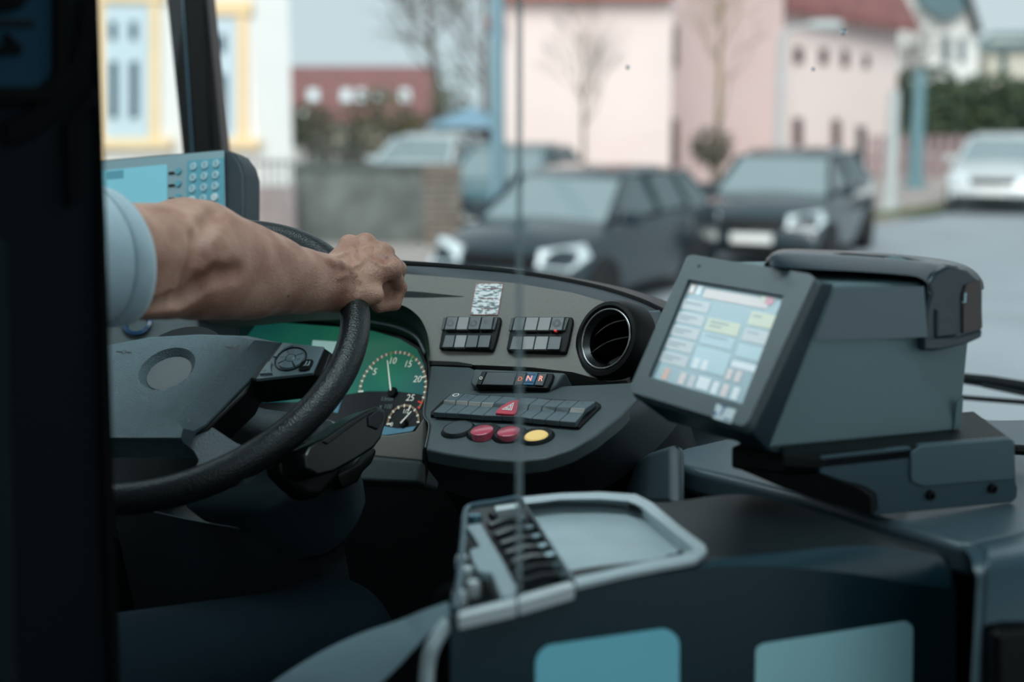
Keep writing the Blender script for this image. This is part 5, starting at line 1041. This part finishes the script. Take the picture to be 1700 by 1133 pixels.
# ================================================================== sales counter
CNT = mat('counter_plastic', (20, 50, 60), .34, bump=(600, .05)); CNTT = mat('counter_top_plastic', (16, 24, 27), .4, bump=(600, .05), spec=.35)
ct = thing('sales_counter', hz(1150, 1000, 1.4), 'dark teal moulded sales counter in the foreground with two pale blue stickers', 'counter')
FA = Fr(pt(1100, 1000, 1.22), RT*.93+FH*.36, RT*.36-FH*.93)
xs = [748, 760, 800, 860, 920, 980, 1040, 1100, 1188, 1276, 1382, 1450, 1488, 1530, 1560, 1578, 1588]
lo_ = [1031, 1026, 1013, 997, 983, 972, 962, 953, 941, 941, 949, 958, 965, 972, 976, 980, 1000]
hi_ = [1024, 1018, 1003, 986, 972, 960, 950, 939, 927, 920, 909, 907, 911, 918, 926, 944, 990]
bk = [(772, 836), (786, 832), (820, 828), (864, 820), (915, 815), (990, 811), (1060, 810), (1110, 811), (1180, 815), (1240, 822), (1310, 838), (1380, 858), (1430, 876), (1490, 896), (1540, 912), (1568, 930), (1588, 985)]
rows = [[] for _ in range(7)]
ZTOP = 2.3-.405
for x, l, h_, b_ in zip(xs, lo_, hi_, bk):
    p1 = FA.hit(x, l); p0 = FA.hit(x, 1133); p0 = p1+(p0-p1).normalized()*.35
    d = p1.dot(FW)-CAM.dot(FW); p2 = pt(x, l*.45+h_*.55, d+.006); p3 = pt(x, h_, d+.02)
    p5 = hz(b_[0], b_[1], p3.z+.012); 
    if (p5-CAM).dot(FW) < d+.05: p5 = pt(b_[0], b_[1], d+.05)
    if (p5-CAM).dot(FW) > 1.62: p5 = pt(b_[0], b_[1], 1.62)
    sk_ = .024 if 850 < x <= 1110 else (.010 if x < 1200 and x > 1110 else 0)
    p4 = p3.lerp(p5, .5)+Z*(.004-sk_); p5 = p5-Z*sk_*.6; rows[0].append(p0); rows[1].append(p1); rows[2].append(p2); rows[3].append(p3); rows[4].append(p4); rows[5].append(p5); rows[6].append(p5-Z*.25+FH*.01)
q = lambda L: curve_pts(L, 4)
R_ = [q(r) for r in rows]
m_ = MB(); m_.loft([R_[0], R_[1]], closed=False, m=0); m_.loft([R_[1], R_[2], R_[3]], closed=False, m=0); m_.build('front_panel', [CNT], ct, smooth=True, fix=False)
MB().loft([q(rows[k][3:]) for k in (3, 4, 5, 6)], closed=False).build('top_panel', CNTT, ct, smooth='auto', fix=False)
# side walls
MB().loft([[r[-1] for r in rows], [p+RT*.004+FH*.14-Z*.01 for p in [r[-1] for r in rows]]], closed=False).build('side_panel', BLACK, ct, smooth=True, fix=False)
MB().loft([[r[0] for r in rows[:4]], [p-RT*.002+FH*.10 for p in [r[0] for r in rows[:4]]]], closed=False).build('side_panel', BLACK, ct, smooth=True, fix=False)
STB = mat('sticker_blue', (140, 226, 244), .5, bump=(300, .02)); STB2 = mat('sticker_pale', (184, 238, 246), .5, bump=(300, .02))
plate('counter_sticker', FA, [(889, 1260), (889, 1093), (905, 1073), (1108, 1043.5), (1128, 1060), (1128, 1235)], .0015, -.001, STB, ct, r=14, label='light blue rounded sticker, left of the two')
plate('counter_sticker', FA, [(1252, 1260), (1255, 1078), (1266, 1070), (1506, 1032.5), (1516, 1041), (1514, 1225)], .0015, -.001, STB2, ct, r=8, label='pale blue rounded sticker, right of the two')
# ---- coin tray
S3 = lambda x, y: (700+x/3.036, 780+y/3.036)
tray = thing('coin_tray', hz(1000, 900, ZTOP), 'shallow brushed steel coin tray set into the counter top', 'tray')
TZ = Fr(hz(1000, 900, ZTOP+.02), RT, Vector((0, 0, 1)))
TZ = Fr(rows[3][6]+Z*.008, RT, (Z-FH*.02-RT*.04).normalized())
out = [(500, 138), (700, 119), (900, 112), (1080, 124), (1160, 165), (1300, 285), (1425, 378), (1438, 410), (1380, 458), (1200, 490), (1000, 530), (780, 582)]
inn = [(522, 172), (700, 150), (900, 148), (1040, 158), (1105, 185), (1240, 290), (1372, 395), (1378, 415), (1330, 434), (1190, 462), (1000, 502), (770, 556)]
flo = [(530, 186), (700, 170), (900, 178), (1010, 188), (1080, 214), (1210, 330), (1310, 415), (1310, 425), (1290, 430), (1180, 452), (1000, 490), (768, 540)]
o_ = [TZ.hit(*S3(*p)) for p in out]; i_ = [TZ.hit(*S3(*p)) for p in inn]; f_ = [TZ.hit(*S3(*p), -.014) for p in flo]
ob = [p-Z*.004 for p in o_]
MB().loft([ob, o_, [a.lerp(b, .5)+Z*.0015 for a, b in zip(o_, i_)], i_], caps=False).build('rim', mat('tray_rim', (186, 198, 202), .35, .3, bump=(200, .03)), tray, smooth='auto', fix=False)
m_ = MB(); m_.loft([i_, f_], caps=False); m_.add(f_, [tuple(range(len(f_)))]); m_.build('floor', STEEL, tray, smooth='auto', fix=False)
MB().prism([TZ.hit(*S3(*p), -.004) for p in ((1040, 182), (1062, 156), (1146, 184), (1122, 208))], -Z*.004).build('drain_slot', BLACK, tray)
MB().tube([TZ.hit(*S3(1150, 215), -.003), TZ.hit(*S3(1378, 395), -.003)], .0035, 8).build('side_ridge', STEEL, tray, smooth='auto')
# ---- coin changer
ch_ = thing('coin_changer', hz(830, 930, ZTOP-.05), 'steel coin changer with slots and knobs left of the coin tray', 'coin changer')
CZ = Fr(TZ.o-Z*.0, TZ.h, TZ.n)
rail = mat('rail_steel', (200, 208, 210), .35, .3, bump=(200, .03)); CDK = mat('changer_dark', (14, 20, 24), .35, bump=(300, .05))
wellp = [(232, 205), (262, 184), (490, 146), (560, 240), (745, 548), (480, 640), (200, 716), (170, 700), (205, 450)]
MB().prism([CZ.hit(*S3(*p), -.02) for p in wellp], -Z*.03).build('well', CDK, ch_, bevel=.003)
fr_ = [CZ.hit(*S3(*p), -.001) for p in [(165, 712), (190, 560), (212, 330), (222, 215), (262, 182), (370, 165), (492, 142)]]
MB().tube(q(fr_), .0035, 8).build('frame_wire', mat('frame_blue', (60, 84, 94), .25, bump=(200, .03)), ch_, smooth='auto')
MB().prism([CZ.hit(*S3(*p), .001) for p in ((185, 738), (180, 716), (470, 640), (480, 655), (478, 672))], -Z*.012).build('front_rail', rail, ch_, bevel=.0015)
MB().prism([CZ.hit(*S3(*p), .001) for p in ((484, 652), (486, 634), (740, 562), (772, 572), (770, 586), (488, 668))], -Z*.012).build('front_rail', rail, ch_, bevel=.0015)
MB().prism([CZ.hit(*S3(*p), .001) for p in ((366, 182), (488, 166), (492, 186), (370, 204))], -Z*.012).build('back_rail', rail, ch_, bevel=.0015)
for k, (y0, x0) in enumerate(((232, 350), (282, 340), (330, 372), (375, 398), (422, 424), (468, 452), (520, 480), (566, 508))):
    a = CZ.hit(*S3(x0, y0+8), -.006); b = CZ.hit(*S3(x0+ (150 if k else 110)+k*8, y0-26), -.006)
    MB().tube([a, a.lerp(b, .5)+Z*.0025, b], .0042, 8).build('coin_slot_divider', CDK, ch_, smooth='auto')
    if k: MB().tube([b-(b-a).normalized()*.004, b+(b-a).normalized()*.004], .005, 8).build('slot_stop', mat('stop_steel', (96, 110, 116), .3, .6, bump=(100, .03)), ch_, smooth='auto')
comb = [(225, 285), (262, 274), (300, 270), (345, 350), (400, 440), (478, 588), (472, 628), (400, 640), (352, 520), (288, 512), (262, 470), (240, 405), (292, 386), (258, 330)]
MB().prism([CZ.hit(*S3(*p), .004) for p in comb], -Z*.008).build('comb_plate', mat('comb_steel', (150, 166, 172), .35, .5, bump=(300, .05)), ch_, bevel=.0012)
for x, y in ((205, 470), (230, 530), (260, 600), (190, 650)):
    f = CZ.at(*S3(x, y), -.006); MB().lathe(f, [(.0005, .007), (.0045, .0065), (.0062, .003), (.0062, -.006)], 14).build('knob', rail, ch_, smooth='auto')
MB().lathe(CZ.at(*S3(268, 243), 0), [(.0005, .004), (.006, .003), (.007, -.004)], 14).build('corner_bolt', mat('bolt_blue', (90, 130, 144), .2, .6, bump=(100, .03)), ch_, smooth='auto')
# ================================================================== right hand console carrying the ticket machine
cs = thing('side_console', hz(1500, 900, 1.4), 'dark console to the right of the counter, under the ticket machine', 'console')
ZC2 = 1.882
topc = [(1110, 752), (1135, 742), (1215, 724), (1400, 700), (2000, 690), (2060, 830), (1780, 870), (1620, 905), (1590, 900), (1540, 886), (1450, 858), (1330, 822), (1215, 792), (1112, 768)]
P = [hz(x, y, ZC2) for x, y in topc]
MB().prism(P, Vector((0, 0, -.035))).build('top', mat('console_top', (66, 84, 92), .38, bump=(700, .08)), cs, bevel=.01, seg=3)
sp2 = [(1110, 765), (1215, 795), (1330, 826), (1450, 862), (1540, 892), (1590, 910), (1612, 930), (1625, 965)]
a0 = [hz(x, y, ZC2-.02) for x, y in sp2]
MB().loft([q(a0), q([p-Z*.5 for p in a0])], closed=False).build('side', BLACK, cs, smooth='auto', fix=False)
FB = Fr(pt(1660, 1000, 1.20), RT*.95+FH*.3, RT*.3-FH*.95)
e0 = [FB.hit(x, y) for x, y in ((1622, 965), (1640, 950), (1680, 944), (2080, 900))]
e1 = [hz(x, y, ZC2) for x, y in ((1595, 905), (1620, 905), (1680, 890), (2060, 828))]
MB().loft([q([p-Z*.4 for p in e0]), q(e0), q([a.lerp(b, .4)+Z*.008 for a, b in zip(e0, e1)]), q(e1)], closed=False).build('front', mat('console_front', (52, 76, 86), .34, bump=(700, .06)), cs, smooth=True, fix=False)
plate('handle_box', FB, [(1655, 1052), (1690, 1046), (1800, 1046), (1800, 1260), (1655, 1260)], .02, -.01, BLACK, cs, bevel=.006)
MB().tube(curve_pts([hz(1670, 742, ZC2+.02), hz(1700, 748, ZC2+.02), hz(1850, 748, ZC2+.02), hz(1930, 742, ZC2-.01)], 4), .006, 8).build('cable', BLACK, cs, smooth='auto')
# ================================================================== cab door moulding lower left of the counter
dm = thing('cab_door', hz(640, 1100, 1.5), 'curved grey cab door moulding with chrome handle beside the counter', 'door')
e = [(420, 1165), (454, 1133), (495, 1105), (536, 1081), (575, 1062), (612, 1047), (650, 1035), (687, 1026), (742, 1020)]
f2 = [(560, 1210), (600, 1165), (625, 1142), (649, 1119), (668, 1100), (684, 1082), (700, 1065), (715, 1050), (748, 1024)]
A = [pt(x, y, 1.30-.0002*(x-454)) for x, y in e]; B = [pt(x, y, 1.19-.00008*(x-600)) for x, y in f2]
M_ = [a.lerp(b, .5)+Z*.012 for a, b in zip(A, B)]; C_ = [b-Z*.3+FH*.02 for b in B]; A0 = [a-Z*.2+FH*.03 for a in A]
MB().loft([q(A0), q(A), q(M_), q(B)], closed=False).build('armrest_cover', mat('armrest_grey', (96, 118, 126), .5, bump=(600, .15)), dm, smooth='auto', fix=False)
MB().loft([q(B), q(C_)], closed=False).build('door_skin', BLACK, dm, smooth=True, fix=False)
hl = [pt(743, 1036, 1.16), pt(731, 1052, 1.155), pt(718, 1075, 1.15), pt(711, 1100, 1.15), pt(708, 1133, 1.15), pt(706, 1180, 1.15)]
MB().tube(curve_pts(hl, 4), .0062, 10).build('chrome_handle', STEEL, dm, smooth=True)
_r0 = [hz(2000, 690, ZC2-.02), hz(2060, 830, ZC2-.02), e0[-1]-Z*.0]
MB().loft([_r0, [p-Z*.4 for p in _r0]], closed=False).build('side', BLACK, cs, smooth='auto', fix=False)
# ================================================================== partition behind the driver
PT = 1.16
pn = thing('driver_partition', pt(100, 1500, PT), 'dark tinted cab partition panel at the left edge of the view', 'partition')
PF = Fr(pt(185, 500, PT), RT*.8+FH*.6, -FH*.8+RT*.6)
PBK = mat('partition_black', (5, 7, 8), .8, bump=(300, .05), spec=.1); PTN = mat('partition_tint', (12, 20, 25), .8, bump=(300, .03), spec=.1); PBL = mat('partition_reflection', (26, 54, 70), .8, bump=(300, .03), spec=.1); PGR = mat('partition_grey', (24, 32, 36), .8, bump=(300, .03), spec=.1)
plate('panel', PF, [(-900, -420), (153, -420), (165, 0), (173, 260), (178, 400), (188, 740), (200, 1133), (212, 1500), (-900, 1500)], 0, -.02, PTN, pn, bevel=.004)
plate('edge_profile', PF, [(146, -420), (155, -420), (166, 0), (174, 260), (179, 400), (189, 740), (201, 1133), (213, 1500), (199, 1500), (181, 1133), (168, 740), (162, 400), (158, 0)], .006, -.024, PBK, pn, bevel=.003)
plate('pane_reflection', PF, [(-300, -300), (92, -300), (92, 130), (70, 145), (-300, 145)], .003, -.002, PBL, pn, r=14)  # raised shapes stand for reflections in the dark panel
plate('frame_reflection', PF, [(92, -300), (118, -300), (118, 120), (90, 172), (-300, 176), (-300, 144), (70, 144), (90, 124)], .009, -.002, PBK, pn, bevel=.004)
arc_o = [(164, 0), (160, 80), (140, 140), (105, 190), (60, 225), (10, 243)]; arc_i = [(136, 0), (130, 60), (115, 110), (85, 150), (45, 185), (8, 205)]
plate('band_reflection', PF, arc_o+arc_i[::-1], .006, -.002, PBK, pn, bevel=.003)
plate('bar_reflection', PF, [(165, 145), (166, 178), (142, 190), (136, 205), (137, 325), (112, 346), (107, 205), (125, 185), (150, 148)], .007, -.002, PBK, pn, bevel=.003)
plate('knob_reflection', PF, [(-60, -10), (52, -10), (40, 12), (10, 20), (-60, 22)], .008, -.002, PBK, pn, bevel=.003)
plate('clasp_reflection', PF, [(-60, 78), (12, 76), (6, 58), (14, 52), (40, 78), (38, 90), (-60, 92)], .008, -.002, PBK, pn, bevel=.003)
plate('cross_reflection', PF, [(-60, 28), (60, 32), (62, 46), (-60, 46)], .006, -.002, PGR, pn, bevel=.003)
plate('edge_strip', PF, [(-20, 400), (12, 400), (30, 1133), (40, 1500), (-10, 1500)], .004, -.002, PGR, pn, bevel=.003)
# ---- clear security glass with polished edge
gd = thing('security_glass', pt(862, 1100, PT), 'clear security glass pane with a pale polished vertical edge', 'glass pane')
GF = Fr(pt(862, 600, 1.165), RT*.97+FH*.02, -FH)
obj('pane', [GF.hit(176, -600), GF.hit(862, -600), GF.hit(862, 1042), GF.hit(200, 1400)], [(0, 1, 2, 3)], glassmat('security_pane', (.97, .99, .99), .012), gd)
EDGE = bpy.data.materials.new('glass_edge'); EDGE.use_nodes = True
def edge_m(m):
    nt = m.node_tree; b = nt.nodes['Principled BSDF']; b.inputs['Base Color'].default_value = (.36, .44, .46, 1); b.inputs['Roughness'].default_value = .35
    tr = nt.nodes.new('ShaderNodeBsdfTransparent'); mx = nt.nodes.new('ShaderNodeMixShader'); mx.inputs[0].default_value = .42
    nt.links.new(tr.outputs[0], mx.inputs[1]); nt.links.new(b.outputs[0], mx.inputs[2]); nt.links.new(mx.outputs[0], nt.nodes['Material Output'].inputs[0])
edge_m(EDGE)
MB().box(GF.hit(862, 220)*.5+GF.hit(862, 1042)*.5-Z*-.2, RT*.0028, FH*.004, Z*((GF.hit(862, 220)-GF.hit(862, 1042)).length/2+.2)).build('polished_edge', EDGE, gd, bevel=.001)
